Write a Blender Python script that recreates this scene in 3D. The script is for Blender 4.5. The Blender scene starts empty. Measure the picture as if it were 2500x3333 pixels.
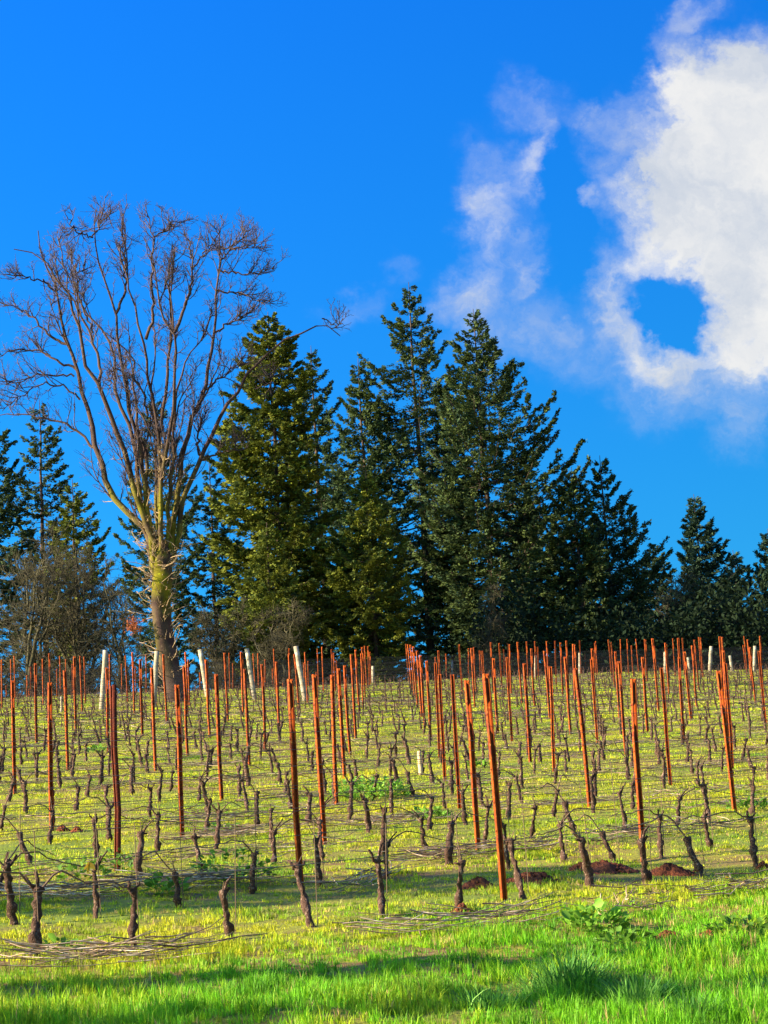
import bpy, math, random
import numpy as np

S = bpy.context.scene
COL = S.collection
rng = np.random.default_rng(7)
random.seed(7)
R_ = math.radians

# ------------------------------------------------------------------ camera
FPX, PITCH, ROLL, HV = 7400.0, R_(12), R_(3.3), 2.1276
CF = np.array([0, math.cos(PITCH), math.sin(PITCH)])
_R0 = np.array([1.0, 0, 0]); _U0 = np.array([0, -math.sin(PITCH), math.cos(PITCH)])
CR = math.cos(ROLL) * _R0 - math.sin(ROLL) * _U0
CU = math.sin(ROLL) * _R0 + math.cos(ROLL) * _U0
CAM = np.array([0.0, 0.0, HV])
cam_d = bpy.data.cameras.new('camera'); cam = bpy.data.objects.new('camera', cam_d); COL.objects.link(cam)
from mathutils import Matrix, Vector
m4 = Matrix(((CR[0], CU[0], -CF[0], CAM[0]), (CR[1], CU[1], -CF[1], CAM[1]), (CR[2], CU[2], -CF[2], CAM[2]), (0, 0, 0, 1)))
cam.matrix_world = m4
cam_d.sensor_fit = 'VERTICAL'; cam_d.sensor_height = 36; cam_d.lens = FPX / 3333 * 36
cam_d.clip_start = 0.1; cam_d.clip_end = 5000
S.camera = cam

# ------------------------------------------------------------------ light
EXPOSURE = 1.65
SUN_EL, SUN_AZ = R_(22), R_(-106)          # azimuth from +Y towards +X: the sun stands left, a little behind the camera
SUNDIR = np.array([math.sin(SUN_AZ) * math.cos(SUN_EL), math.cos(SUN_AZ) * math.cos(SUN_EL), math.sin(SUN_EL)])
sun_d = bpy.data.lights.new('sun', 'SUN'); sun = bpy.data.objects.new('sun', sun_d); COL.objects.link(sun)
sun_d.energy = 5.0; sun_d.angle = R_(0.5); sun_d.color = (1.0, 0.86, 0.66)
sun.rotation_euler = Vector(SUNDIR).to_track_quat('Z', 'Y').to_euler()
sun.location = (-60, -20, 60)
S.view_settings.view_transform = 'Standard'; S.view_settings.look = 'None'
S.view_settings.exposure = EXPOSURE; S.view_settings.gamma = 1; S.view_settings.use_curve_mapping = False
S.cycles.max_bounces = 6; S.cycles.diffuse_bounces = 3; S.cycles.transmission_bounces = 4
S.cycles.caustics_reflective = False; S.cycles.caustics_refractive = False

def ray(px, py):
    return CF + (px - 1250) / FPX * CR - (py - 1666.5) / FPX * CU
def proj(p):
    q = np.asarray(p) - CAM; z = q @ CF
    return 1250 + FPX * (q @ CR) / z, 1666.5 - FPX * (q @ CU) / z

# ------------------------------------------------------------------ sky
def build_world():
    w = bpy.data.worlds.new('World'); S.world = w; w.use_nodes = True
    nt = w.node_tree; N = nt.nodes; L = nt.links
    w.cycles.sampling_method = 'MANUAL'; w.cycles.sample_map_resolution = 512
    bg = N['Background']; bg.inputs[1].default_value = 0.1
    def nd(t, **k):
        n = N.new(t)
        for a, b in k.items(): setattr(n, a, b)
        return n
    def setin(n, i, v):
        if isinstance(v, bpy.types.NodeSocket): L.new(v, n.inputs[i])
        else: n.inputs[i].default_value = v
    def math_(op, a, b=0.0, c=None, clamp=False):
        n = nd('ShaderNodeMath', operation=op, use_clamp=clamp); setin(n, 0, a); setin(n, 1, b)
        if c is not None: setin(n, 2, c)
        return n.outputs[0]
    def vmath(op, a, b=None, s=None):
        n = nd('ShaderNodeVectorMath', operation=op); setin(n, 0, a)
        if b is not None: setin(n, 1, b)
        if s is not None: setin(n, 3, s)
        return n.outputs[1] if op in ('LENGTH', 'DOT_PRODUCT') else n.outputs[0]
    def maprange(v, a, b, c, d, t='SMOOTHSTEP'):
        n = nd('ShaderNodeMapRange', interpolation_type=t)
        for i, x in enumerate((v, a, b, c, d)): setin(n, i, x)
        return n.outputs[0]
    sky = nd('ShaderNodeTexSky', sky_type='NISHITA', sun_disc=False, sun_elevation=SUN_EL, sun_rotation=SUN_AZ)
    sky.air_density = 1.0; sky.dust_density = 1.2; sky.ozone_density = 2.0
    sep = nd('ShaderNodeSeparateColor'); L.new(sky.outputs[0], sep.inputs[0])
    k = 10 * 2 ** -EXPOSURE
    r = math_('MULTIPLY', math_('POWER', math_('MULTIPLY', sep.outputs[0], 0.1), SKY_G[0]), SKY_K[0] * k)
    g = math_('MULTIPLY', math_('POWER', math_('MULTIPLY', sep.outputs[1], 0.1), SKY_G[1]), SKY_K[1] * k)
    b = math_('MULTIPLY', math_('POWER', math_('MULTIPLY', sep.outputs[2], 0.1), SKY_G[2]), SKY_K[2] * k)
    cmb = nd('ShaderNodeCombineColor')
    for i, x in enumerate((r, g, b)): L.new(x, cmb.inputs[i])
    sd = nd('ShaderNodeTexCoord'); dt = vmath('DOT_PRODUCT', sd.outputs['Generated'], tuple(float(t) for t in SUNDIR))
    fac = math_('MAXIMUM', math_('ADD', math_('MULTIPLY', dt, .75), .93), .45)
    blue = vmath('SCALE', cmb.outputs[0], s=fac)
    # direction on the celestial dome -> tangent coordinates about north
    tc = nd('ShaderNodeTexCoord'); sp = nd('ShaderNodeSeparateXYZ'); L.new(tc.outputs['Generated'], sp.inputs[0])
    ysafe = math_('MAXIMUM', sp.outputs[1], 0.05)
    u = math_('DIVIDE', sp.outputs[0], ysafe); v = math_('DIVIDE', sp.outputs[2], ysafe)
    uv = nd('ShaderNodeCombineXYZ'); L.new(u, uv.inputs[0]); L.new(v, uv.inputs[1]); uv = uv.outputs[0]
    def noise(vec, scale, detail=6, rough=.55, dist=0.0, off=(0, 0, 0)):
        mp = nd('ShaderNodeMapping'); setin(mp, 0, vec); mp.inputs[1].default_value = off
        n = nd('ShaderNodeTexNoise'); L.new(mp.outputs[0], n.inputs['Vector'])
        n.inputs['Scale'].default_value = scale; n.inputs['Detail'].default_value = detail
        n.inputs['Roughness'].default_value = rough; n.inputs['Distortion'].default_value = dist
        return n
    wn = noise(uv, 34, 5, .6)
    w1 = vmath('SCALE', vmath('SUBTRACT', wn.outputs['Color'], (.5, .5, .5)), s=0.036)
    uvw = vmath('ADD', uv, w1)
    w2 = vmath('SCALE', vmath('SUBTRACT', noise(uv, 95, 4, .6).outputs['Color'], (.5, .5, .5)), s=0.016)
    uvw = vmath('ADD', uvw, w2)
    def uvpx(x, y):
        d = ray(x, y); return d[0] / d[1], d[2] / d[1]
    def blob(x, y, rx, ry, rot, amp):
        cu, cv = uvpx(x, y)
        mp = nd('ShaderNodeMapping', vector_type='TEXTURE'); L.new(uvw, mp.inputs[0])
        mp.inputs[1].default_value = (cu, cv, 0); mp.inputs[2].default_value = (0, 0, R_(rot + 3))
        mp.inputs[3].default_value = (rx / FPX, ry / FPX, 1)
        l = vmath('LENGTH', mp.outputs[0])
        return maprange(l, 1.5, 0.1, 0.0, amp)
    fld = None
    for bl in CLOUDS:
        o = blob(*bl)
        fld = o if fld is None else math_('ADD', fld, o)
    fn = noise(uvw, 42, 9, .62, .4, (3.1, 1.7, 0)).outputs['Fac']
    fn2 = noise(uv, 130, 5, .6, .2, (8, 2, 0)).outputs['Fac']
    nz = math_('ADD', math_('MULTIPLY', math_('SUBTRACT', fn, .5), 2.2), math_('MULTIPLY', math_('SUBTRACT', fn2, .5), .45))
    amt = math_('MULTIPLY', math_('MINIMUM', fld, 2.0), math_('ADD', nz, 1.0))
    dens = maprange(amt, 0.0, 1.1, 0.0, 1.0)
    up = maprange(sp.outputs[2], 0.02, 0.12, 0.0, 1.0)
    # unseen broken cloud added over the rest of the dome to whiten ambient light
    rest = noise(tc.outputs['Generated'], 2.6, 7, .55, .3)
    rd = maprange(rest.outputs['Fac'], .46, .66, 0.0, .85)
    away = maprange(sp.outputs[1], .72, .35, 0.0, 1.0)
    dens = math_('MAXIMUM', math_('MULTIPLY', dens, maprange(sp.outputs[1], .3, .6, 0, 1)), math_('MULTIPLY', rd, away))
    dens = math_('MULTIPLY', dens, up)
    dens = math_('MULTIPLY', dens, 0.96)
    # thickness tone inside the cloud
    sh = noise(uvw, 19, 7, .58, .35, (1, 5, 2)).outputs['Fac']
    tone = maprange(sh, .3, .7, 0, 1)
    mixc = nd('ShaderNodeMix', data_type='RGBA'); L.new(tone, mixc.inputs[0])
    kk = k * .92
    mixc.inputs[6].default_value = (.66 * kk, .72 * kk, .81 * kk, 1); mixc.inputs[7].default_value = (1.0 * kk, .99 * kk, .96 * kk, 1)
    mx = nd('ShaderNodeMix', data_type='RGBA'); L.new(dens, mx.inputs[0]); L.new(blue, mx.inputs[6]); L.new(mixc.outputs[2], mx.inputs[7])
    L.new(mx.outputs[2], bg.inputs[0])
SKY_G = (2.0, 1.25, 0.45); SKY_K = (.85, 2.25, 1.85)
CLOUDS = [(2450, 520, 330, 350, 0, 1.7), (2330, 730, 260, 300, 0, .9), (2480, 860, 200, 300, 0, 1.3), (2460, 290, 200, 210, 0, .6),
          (2080, 640, 150, 340, 0, .58), (2020, 1000, 130, 160, 10, .52), (2110, 1130, 150, 110, -30, .55), (2330, 1180, 220, 110, 0, .55),
          (2470, 1080, 170, 180, 0, .8), (2180, 1270, 150, 120, 0, .24), (2175, 1010, 125, 130, 20, -.50), (2205, 1090, 85, 150, 25, -.42), (2110, 970, 110, 60, 0, -.22),
          (2230, 130, 90, 150, 0, .40), (2300, 230, 160, 120, 0, .30), (2190, 260, 100, 90, 0, .26), (2150, 330, 180, 90, 20, .28), (2290, 20, 120, 60, 0, .25),
          (1775, 440, 75, 170, -25, .33), (1640, 600, 170, 110, 25, .31), (1560, 640, 85, 190, 0, .26), (1640, 790, 110, 110, 30, .36),
          (1710, 900, 50, 95, -25, .34), (1900, 390, 70, 60, 0, .40), (1885, 630, 50, 55, 0, .45), (1700, 330, 110, 100, 0, .22), (1660, 640, 200, 300, 0, .10),
          (1510, 970, 140, 100, 30, .50), (1600, 1060, 180, 110, 20, .27), (1150, 995, 140, 60, 0, .24), (1300, 870, 70, 70, 0, .18),
          (1900, 1180, 260, 110, -25, .27), (2420, 1380, 130, 130, 0, .32), (1780, 1060, 280, 110, 20, .22), (2300, 1290, 330, 130, 0, .14), (1850, 700, 60, 420, 0, -.25)]
build_world()

# ------------------------------------------------------------------ materials
def mat(name, base, rough=.85, noise=None, bump=0.0, bscale=30.0, attr=None, trans=0.0, objvar=0.0, spec=0.2, coord='Object'):
    """noise = (scale, second colour, low, high) mixes a second colour by noise; attr = colour attribute multiplied in."""
    m = bpy.data.materials.new(name); m.use_nodes = True; nt = m.node_tree; N = nt.nodes; L = nt.links
    bs = N['Principled BSDF']; bs.inputs['Roughness'].default_value = rough; bs.inputs['Specular IOR Level'].default_value = spec
    out = N['Material Output']
    tc = N.new('ShaderNodeTexCoord')
    col = N.new('ShaderNodeRGB'); col.outputs[0].default_value = (*base, 1); c = col.outputs[0]
    for nz in ([noise] if noise and not isinstance(noise, list) else (noise or [])):
        n = N.new('ShaderNodeTexNoise'); L.new(tc.outputs[coord], n.inputs['Vector']); n.inputs['Scale'].default_value = nz[0]; n.inputs['Detail'].default_value = 5
        mr = N.new('ShaderNodeMapRange'); L.new(n.outputs['Fac'], mr.inputs[0]); mr.inputs[1].default_value = nz[2]; mr.inputs[2].default_value = nz[3]
        mx = N.new('ShaderNodeMix'); mx.data_type = 'RGBA'; L.new(mr.outputs[0], mx.inputs[0]); L.new(c, mx.inputs[6]); mx.inputs[7].default_value = (*nz[1], 1); c = mx.outputs[2]
    if attr:
        a = N.new('ShaderNodeAttribute'); a.attribute_name = attr
        mx = N.new('ShaderNodeMix'); mx.data_type = 'RGBA'; mx.blend_type = 'MULTIPLY'; mx.inputs[0].default_value = 1
        L.new(c, mx.inputs[6]); L.new(a.outputs['Color'], mx.inputs[7]); c = mx.outputs[2]
    if objvar:
        oi = N.new('ShaderNodeObjectInfo'); hv = N.new('ShaderNodeHueSaturation'); L.new(c, hv.inputs['Color'])
        mr = N.new('ShaderNodeMapRange'); L.new(oi.outputs['Random'], mr.inputs[0]); mr.inputs[3].default_value = 1 - objvar; mr.inputs[4].default_value = 1 + objvar
        L.new(mr.outputs[0], hv.inputs['Value']); c = hv.outputs[0]
    L.new(c, bs.inputs['Base Color'])
    if bump:
        n = N.new('ShaderNodeTexNoise'); L.new(tc.outputs[coord], n.inputs['Vector']); n.inputs['Scale'].default_value = bscale; n.inputs['Detail'].default_value = 6
        b = N.new('ShaderNodeBump'); b.inputs['Strength'].default_value = bump; b.inputs['Distance'].default_value = .02
        L.new(n.outputs['Fac'], b.inputs['Height']); L.new(b.outputs[0], bs.inputs['Normal'])
    if trans:
        t = N.new('ShaderNodeBsdfTranslucent'); L.new(c, t.inputs[0]); ms = N.new('ShaderNodeMixShader'); ms.inputs[0].default_value = trans
        L.new(bs.outputs[0], ms.inputs[1]); L.new(t.outputs[0], ms.inputs[2]); L.new(ms.outputs[0], out.inputs[0])
    return m

M_ground = mat('meadow_soil', (.25, .215, .022), .95, [(1.6, (.19, .105, .036), .46, .60), (14, (.26, .18, .07), .55, .70), (.35, (.15, .19, .015), .45, .65)], .8, 22)
M_grass = mat('grass_blade', (1, 1, 1), .6, attr='tint', trans=.38, spec=.25)
M_rust = mat('rusty_steel', (.37, .066, .006), .7, [(7, (.17, .026, .008), .46, .62), (40, (.48, .15, .03), .56, .72), (120, (.15, .05, .03), .60, .7)], .25, 120, objvar=.22, spec=.12)
M_maroon = mat('maroon_steel', (.12, .022, .008), .75, [(9, (.07, .016, .009), .46, .66), (60, (.26, .06, .015), .58, .72)], .25, 120, spec=.12)  # darker maroon version of the post steel, used on one post
M_hook = mat('rusty_hook', (.30, .07, .02), .6)
M_vine = mat('vine_bark', (.085, .044, .028), .95, [(35, (.27, .175, .12), .54, .68), (11, (.040, .020, .014), .52, .70)], 1.0, 90, objvar=.25)
M_cane = mat('vine_cane', (.15, .085, .05), .8, (30, (.24, .15, .09), .45, .65), objvar=.2)
M_prune = mat('pruned_cane', (.40, .28, .18), .8, [(4, (.15, .085, .055), .46, .62), (9, (.62, .50, .36), .52, .66)], attr='tint')
M_wire = mat('dull_wire', (.085, .075, .065), .6, spec=.4)
M_stake = mat('weathered_wood', (.34, .28, .19), .85, [(14, (.28, .21, .13), .45, .68), (4, (.52, .46, .36), .5, .7)], .4, 60, objvar=.08)
M_tube = mat('cream_carton', (.70, .47, .26), .7, (9, (.55, .33, .16), .45, .7))
M_rod = mat('thin_rod', (.16, .10, .06), .7)
M_tie = mat('green_tie', (.03, .20, .22), .6)
M_soil = mat('red_clay', (.21, .058, .022), .98, (26, (.09, .024, .012), .42, .62), 1.0, 45)
M_weed = mat('broad_leaf', (.17, .33, .035), .55, attr='tint', trans=.35)
M_flower = mat('yellow_petal', (.75, .50, .02), .6, trans=.2)
M_yleaf = mat('yellow_leaf', (.60, .36, .03), .6, trans=.3)
M_firbark = mat('fir_bark', (.10, .065, .045), .95, (3, (.05, .032, .026), .4, .6), .6, 6)
M_maplebark = mat('mossy_bark', (.075, .044, .032), .95, [(1.4, (.038, .021, .019), .46, .64), (6, (.15, .10, .07), .60, .76)], .8, 14, attr='moss')
M_twig = mat('bare_twig', (.065, .048, .055), .85, (2, (.115, .075, .068), .45, .65))
M_shoot = mat('pale_shoot', (.38, .26, .15), .85, (3, (.24, .15, .08), .45, .65))
M_rustleaf = mat('dead_leaf', (.30, .085, .03), .8, trans=.2)
M_scrub = mat('lichen_twig', (.085, .072, .038), .95, (1.2, (.042, .036, .024), .42, .62))
M_needle = mat('needle', (1, 1, 1), .65, attr='tint', trans=.15, spec=.03)

# ------------------------------------------------------------------ mesh helpers
def make_mesh(name, V, quads=None, tris=None, smooth=True, attr=None):
    me = bpy.data.meshes.new(name); V = np.asarray(V, np.float32)
    nq = 0 if quads is None else len(quads); ntr = 0 if tris is None else len(tris)
    me.vertices.add(len(V)); me.vertices.foreach_set('co', V.ravel())
    li = []
    if nq: li.append(np.asarray(quads, np.int32).ravel())
    if ntr: li.append(np.asarray(tris, np.int32).ravel())
    li = np.concatenate(li); me.loops.add(len(li)); me.loops.foreach_set('vertex_index', li)
    st = np.concatenate([np.arange(nq) * 4, nq * 4 + np.arange(ntr) * 3]).astype(np.int32)
    me.polygons.add(nq + ntr); me.polygons.foreach_set('loop_start', st)
    if smooth: me.polygons.foreach_set('use_smooth', np.ones(nq + ntr, bool))
    if attr:
        for k, c in attr.items():
            a = me.color_attributes.new(k, 'FLOAT_COLOR', 'POINT')
            c4 = np.ones((len(V), 4), np.float32); c4[:, :3] = c; a.data.foreach_set('color', c4.ravel())
    me.update(calc_edges=True); me.validate()
    return me

def link(name, me, m=None, parent=None, loc=None):
    o = bpy.data.objects.new(name, me); COL.objects.link(o)
    if m is not None and me is not None and not me.materials: me.materials.append(m)
    if parent is not None: o.parent = parent
    if loc is not None: o.location = [float(t) for t in loc]
    return o
def tag(o, label=None, cat=None, group=None, kind=None):
    if label: o['label'] = label
    if cat: o['category'] = cat
    if group: o['group'] = group
    if kind: o['kind'] = kind
    return o
def thing(name, label, cat, loc, group=None):
    return tag(link(name, None, loc=loc), label, cat, group)
def copy_tree(o):
    r = o.copy(); COL.objects.link(r)
    for ch in o.children:
        c = ch.copy(); COL.objects.link(c); c.parent = r
    return r

class Geo:
    def __init__(s): s.V, s.Q, s.T, s.A, s.n = [], [], [], [], 0
    def add(s, V, Q=None, T=None, A=None):
        V = np.asarray(V, float).reshape(-1, 3)
        if Q is not None and len(Q): s.Q.append(np.asarray(Q) + s.n)
        if T is not None and len(T): s.T.append(np.asarray(T) + s.n)
        s.A.append(np.broadcast_to(np.asarray((1., 1, 1) if A is None else A, float), (len(V), 3)))
        s.V.append(V); s.n += len(V); return s
    def mesh(s, name, attr=None, off=None, smooth=True):
        V = np.concatenate(s.V)
        if off is not None: V = V - np.asarray(off)
        return make_mesh(name, V, np.concatenate(s.Q) if s.Q else None, np.concatenate(s.T) if s.T else None, smooth, {attr: np.concatenate(s.A)} if attr else None)

def norm(v): return v / np.maximum(np.linalg.norm(v, axis=-1, keepdims=True), 1e-9)
def tubes(P, Rr, sides=5, cap=True):
    """P (m,n,3), Rr (m,n) -> verts, quads for m tapered tubes."""
    P = np.asarray(P, float); Rr = np.asarray(Rr, float); m, n, _ = P.shape
    T = np.gradient(P, axis=1); T = norm(T)
    mean = norm(P[:, -1] - P[:, 0]); ref = np.where(np.abs(mean[:, 2:3]) > .8, np.array([[1., .13, 0]]), np.array([[.05, .1, 1.]]))[:, None, :]
    A = norm(np.cross(T, np.broadcast_to(ref, T.shape))); B = np.cross(T, A)
    a = np.arange(sides) / sides * 2 * np.pi
    V = P[:, :, None, :] + Rr[:, :, None, None] * (A[:, :, None, :] * np.cos(a)[None, None, :, None] + B[:, :, None, :] * np.sin(a)[None, None, :, None])
    V = V.reshape(-1, 3)
    i = np.arange(m)[:, None, None] * n * sides; j = np.arange(n - 1)[None, :, None] * sides; k = np.arange(sides)[None, None, :]; k2 = (k + 1) % sides
    Q = np.stack([i + j + k, i + j + k2, i + j + sides + k2, i + j + sides + k], -1).reshape(-1, 4)
    if cap and sides == 4:
        e = np.arange(m)[:, None] * n * sides + (n - 1) * sides
        Q = np.concatenate([Q, (e + np.arange(4)[None, :])])
    return V, Q
def cap_tris(base, sides):
    return [(base, base + i, base + i + 1) for i in range(1, sides - 1)]
def boxgeo(g, x0, x1, y0, y1, z0, z1):
    V = [(x, y, z) for z in (z0, z1) for y in (y0, y1) for x in (x0, x1)]
    g.add(V, [(0, 2, 3, 1), (4, 5, 7, 6), (0, 1, 5, 4), (2, 6, 7, 3), (0, 4, 6, 2), (1, 3, 7, 5)])

def hash2(ix, iy, s=0):
    h = np.sin(ix * 127.1 + iy * 311.7 + s * 74.7) * 43758.5453
    return h - np.floor(h)
def vnoise(x, y, s=0):
    ix, iy = np.floor(x), np.floor(y); fx, fy = x - ix, y - iy
    fx = fx * fx * (3 - 2 * fx); fy = fy * fy * (3 - 2 * fy)
    return (hash2(ix, iy, s) * (1 - fx) + hash2(ix + 1, iy, s) * fx) * (1 - fy) + (hash2(ix, iy + 1, s) * (1 - fx) + hash2(ix + 1, iy + 1, s) * fx) * fy
def fbm(x, y, s=0): return (vnoise(x, y, s) + .5 * vnoise(2 * x, 2 * y, s + 1) + .25 * vnoise(4 * x, 4 * y, s + 2)) / 1.75

# ------------------------------------------------------------------ terrain
GN = np.cross(ray(0, 2129), ray(2500, 2071)); GN = GN / np.linalg.norm(GN); GN *= np.sign(GN[2])
SX, SY = -GN[0] / GN[2], -GN[1] / GN[2]
def plane_at(px, py):
    d = ray(px, py); return CAM + d * (-HV * GN[2] / (d @ GN))
def gz(x, y):
    x = np.asarray(x, float); y = np.asarray(y, float)
    xl = np.clip(x, -60, 60)
    z = SX * xl + SY * np.maximum(y, -25)
    a = x / np.maximum(y, 20)
    yr = np.interp(a, [-.17, -.08, 0, .06, .10, .17], [106, 114, 126, 138, 146, 142])
    t = np.maximum(y - yr, 0)
    z = z - .20 * (np.sqrt(t * t + 64) - 8)
    b = (fbm(x * .9, y * .9, 3) - .5) * .08 + (fbm(x * 3.1, y * 3.1, 9) - .5) * .045 * np.clip((40 - y) / 15, 0, 1)
    b = b + (fbm(x * 1.7, y * 1.3, 14) - .5) * .22 * np.clip((17 - y + .6 * x) / 3, 0, 1)
    return z + b * np.clip((y - 4) / 4, 0, 1)
def gp(px, py):
    p = plane_at(px, py); return np.array([p[0], p[1], float(gz(p[0], p[1]))])
def axis(parts):
    o = []
    for a, b, s in parts: o.append(np.arange(a, b, s))
    o.append([parts[-1][1]]); return np.concatenate(o)
def build_ground():
    xs = axis([(-400, -100, 30), (-100, -30, 5), (-30, -8, 1), (-8, 8, .25), (8, 30, 1), (30, 100, 5), (100, 400, 30)])
    ys = axis([(-120, -20, 10), (-20, 8, 2), (8, 34, .25), (34, 170, 1.0), (170, 300, 6), (300, 900, 50)])
    X, Y = np.meshgrid(xs, ys); V = np.stack([X, Y, gz(X, Y)], -1).reshape(-1, 3)
    nx = len(xs); i, j = np.meshgrid(np.arange(nx - 1), np.arange(len(ys) - 1)); b = (j * nx + i).ravel()
    o = link('ground', make_mesh('ground', V, np.stack([b, b + 1, b + nx + 1, b + nx], -1)), M_ground)
    tag(o, 'grassy vineyard slope rising to a ridge', 'ground', kind='structure')
build_ground()

# ------------------------------------------------------------------ grass
def grass_colour(x, y, n, lush):
    """lush 0..1: 1 = green verge, 0 = yellowish mossy vineyard floor."""
    d = fbm(x * .8, y * .8, 21); e = rng.random(n)
    g = np.array([.16, .42, .010]); ye = np.array([.52, .50, .020]); dry = np.array([.46, .32, .11]); deep = np.array([.05, .20, .012])
    t = np.clip(lush + (d - .5) * 1.3 + (e - .5) * .8, 0, 1)[:, None]
    c = ye * (1 - t) + g * t
    c = np.where((rng.random(n) < .04 + .13 * (1 - lush) * (d > .5))[:, None], dry, c)
    dk = (fbm(x * 1.7, y * 1.7, 33) > .60)[:, None]
    c = np.where(dk, c * .55 + deep * .45, c)
    return c * (.6 + .75 * rng.random(n))[:, None]
def blades(x, y, h, w, c, bend=.5, seg=2, az=None):
    n = len(x); az = rng.random(n) * 2 * np.pi if az is None else az; lean = np.abs(rng.normal(0, bend, n)) + .1
    p0 = np.stack([x, y, gz(x, y) - .01], -1)
    f = np.stack([np.cos(az), np.sin(az), 0 * az], -1); s = np.stack([-np.sin(az), np.cos(az), 0 * az], -1)
    up = np.array([0, 0, 1.])
    mid = p0 + (up * .6 + f * (lean * .2)[:, None]) * h[:, None]
    tip = p0 + (up * (1 - .12 * np.minimum(np.abs(lean), 2)[:, None]) + f * (lean * .62)[:, None]) * h[:, None]
    ws = s * w[:, None]
    if seg == 2:
        V = np.stack([p0 - ws, p0 + ws, mid + ws * .7, mid - ws * .7, tip], 1)
        b = np.arange(n) * 5; Q = np.stack([b, b + 1, b + 2, b + 3], -1); T = np.stack([b + 3, b + 2, b + 4], -1); k = 5
    else:
        V = np.stack([p0 - ws, p0 + ws, tip], 1); b = np.arange(n) * 3; Q = None; T = np.stack([b, b + 1, b + 2], -1); k = 3
    return V.reshape(-1, 3), Q, T, np.repeat(c, k, 0)
def bare(x, y):
    """1 where soil shows through the vineyard floor."""
    return np.clip(np.maximum(fbm(x * .55, y * .9, 51) - .52, (fbm(x * 2.6, y * 3.4, 52) - .57) * 1.3) * 7, 0, 1)
def strip(x, y):
    """1 along the tilled strip under each vine row."""
    s = -.6568 * x + .7541 * y - 13.62; k = np.maximum((-1.90 + np.sqrt(np.maximum(1.90 ** 2 + .08 * np.maximum(s, -1), 0))) / .04, -1)
    f = np.abs(k - np.round(k)); w = .13 + .10 * vnoise(x * 1.3, y * 1.3, 71)
    return np.clip((w - f) / .06, 0, 1) * (s > 1.0)
def row1_front(x, y):
    """signed metres in front of the first vine row (positive = verge side)."""
    return 13.45 - (-.657 * x + .754 * y)
def build_grass():
    g = Geo()
    def field(y0, y1, dens, hm, wm, seg, pad, per, rt):
        nn = int((y1 - y0) * 2 * (.175 * (y0 + y1) / 2 + pad) * dens / per)
        y = y0 + (y1 - y0) * rng.random(nn); x = (rng.random(nn) * 2 - 1) * (.175 * y + pad)
        v = row1_front(x, y); lush = np.clip(.14 + .42 * (v + .2), .14, .95)
        keep = rng.random(nn) > np.maximum(.72 * bare(x, y) * (1 - .7 * lush), .62 * strip(x, y))
        x, y, lush = x[keep], y[keep], lush[keep]; n = len(x)
        cl = fbm(x * 1.6, y * 1.6, 5); big = rng.random(n)
        h = hm * (.35 + 2.8 * cl ** 3 + .9 * big ** 3) * (.62 + .75 * lush); c = grass_colour(x, y, n, lush)
        rr = rt * (.6 + .7 * rng.random(n)) * (.8 + .5 * big)
        k = per; X = np.repeat(x, k); Y = np.repeat(y, k); N = n * k
        dx = rng.normal(0, 1, N) * np.repeat(rr, k); dy = rng.normal(0, 1, N) * np.repeat(rr, k)
        H = np.repeat(h, k) * (.5 + .8 * rng.random(N)) * (1.15 - .25 * np.hypot(dx, dy) / np.repeat(rr, k)).clip(.5)
        C = np.repeat(c, k, 0) * (.75 + .5 * rng.random(N))[:, None]
        g.add(*blades(X + dx, Y + dy, H, wm * (.7 + .6 * rng.random(N)), C, .6, seg, np.arctan2(dy, dx) + rng.normal(0, .7, N)))
    field(10.5, 15, 6600, .056, .0027, 2, 3.2, 14, .022)
    field(15, 20, 4400, .054, .0031, 2, 3.5, 14, .024)
    field(20, 32, 3200, .046, .0042, 2, 4.5, 11, .032)
    field(32, 60, 1200, .052, .0085, 1, 6, 8, .06)
    field(60, 150, 230, .07, .020, 1, 6, 5, .14)
    o = link('grass', g.mesh('grass', 'tint', smooth=False), M_grass)
    tag(o, 'bright green grass covering the vineyard floor and verge', 'grass', kind='stuff')
build_grass()
def tussock(px, py, r, h, n, label):
    c = gp(px, py); a = rng.random(n) * 2 * np.pi; q = r * np.sqrt(rng.random(n))
    x = c[0] + q * np.cos(a); y = c[1] + q * np.sin(a)
    p0 = np.stack([x, y, gz(x, y) - .01], -1)
    hh = h * (.25 + .75 * rng.random(n) ** 1.3) * (1 - .3 * (q / r) ** 2); out = (.15 + .75 * q / r) * (.5 + rng.random(n))
    f = np.stack([np.cos(a), np.sin(a), 0 * a], -1) + rng.normal(0, .6, (n, 3)) * [1, 1, 0]
    s = np.stack([-np.sin(a), np.cos(a), 0 * a], -1) * (.0032 + .0018 * rng.random(n))[:, None]
    up = np.array([0, 0, 1.])
    P = [p0 + (up * k - up * .25 * out[:, None] * k * k * k + f * (out * k ** 1.7)[:, None] * .75) * hh[:, None] for k in (0, .4, .75, 1)]
    V = np.stack([P[0] - s, P[0] + s, P[1] + s, P[1] - s, P[2] + s * .7, P[2] - s * .7, P[3]], 1)
    b = np.arange(n) * 7
    Q = np.concatenate([np.stack([b, b + 1, b + 2, b + 3], -1), np.stack([b + 3, b + 2, b + 4, b + 5], -1)]); T = np.stack([b + 5, b + 4, b + 6], -1)
    col = (np.array([.06, .20, .022]) * (1 - (e := rng.random(n) ** 2)[:, None]) + np.array([.20, .40, .06]) * e[:, None]) * (.7 + .5 * rng.random(n))[:, None]
    g = Geo(); g.add(V.reshape(-1, 3), Q, T, np.repeat(col, 7, 0))
    o = link('grass_tussock', g.mesh('grass_tussock', 'tint', off=c, smooth=False), M_grass, loc=c)
    tag(o, label, 'grass tussock', 'long tufts on the verge')
tussock(1850, 3225, .30, .32, 800, 'big dark green grass tussock, tallest on the verge')
tussock(2075, 3275, .19, .26, 420, 'bright spiky tussock just right of the big dark tussock')
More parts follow.
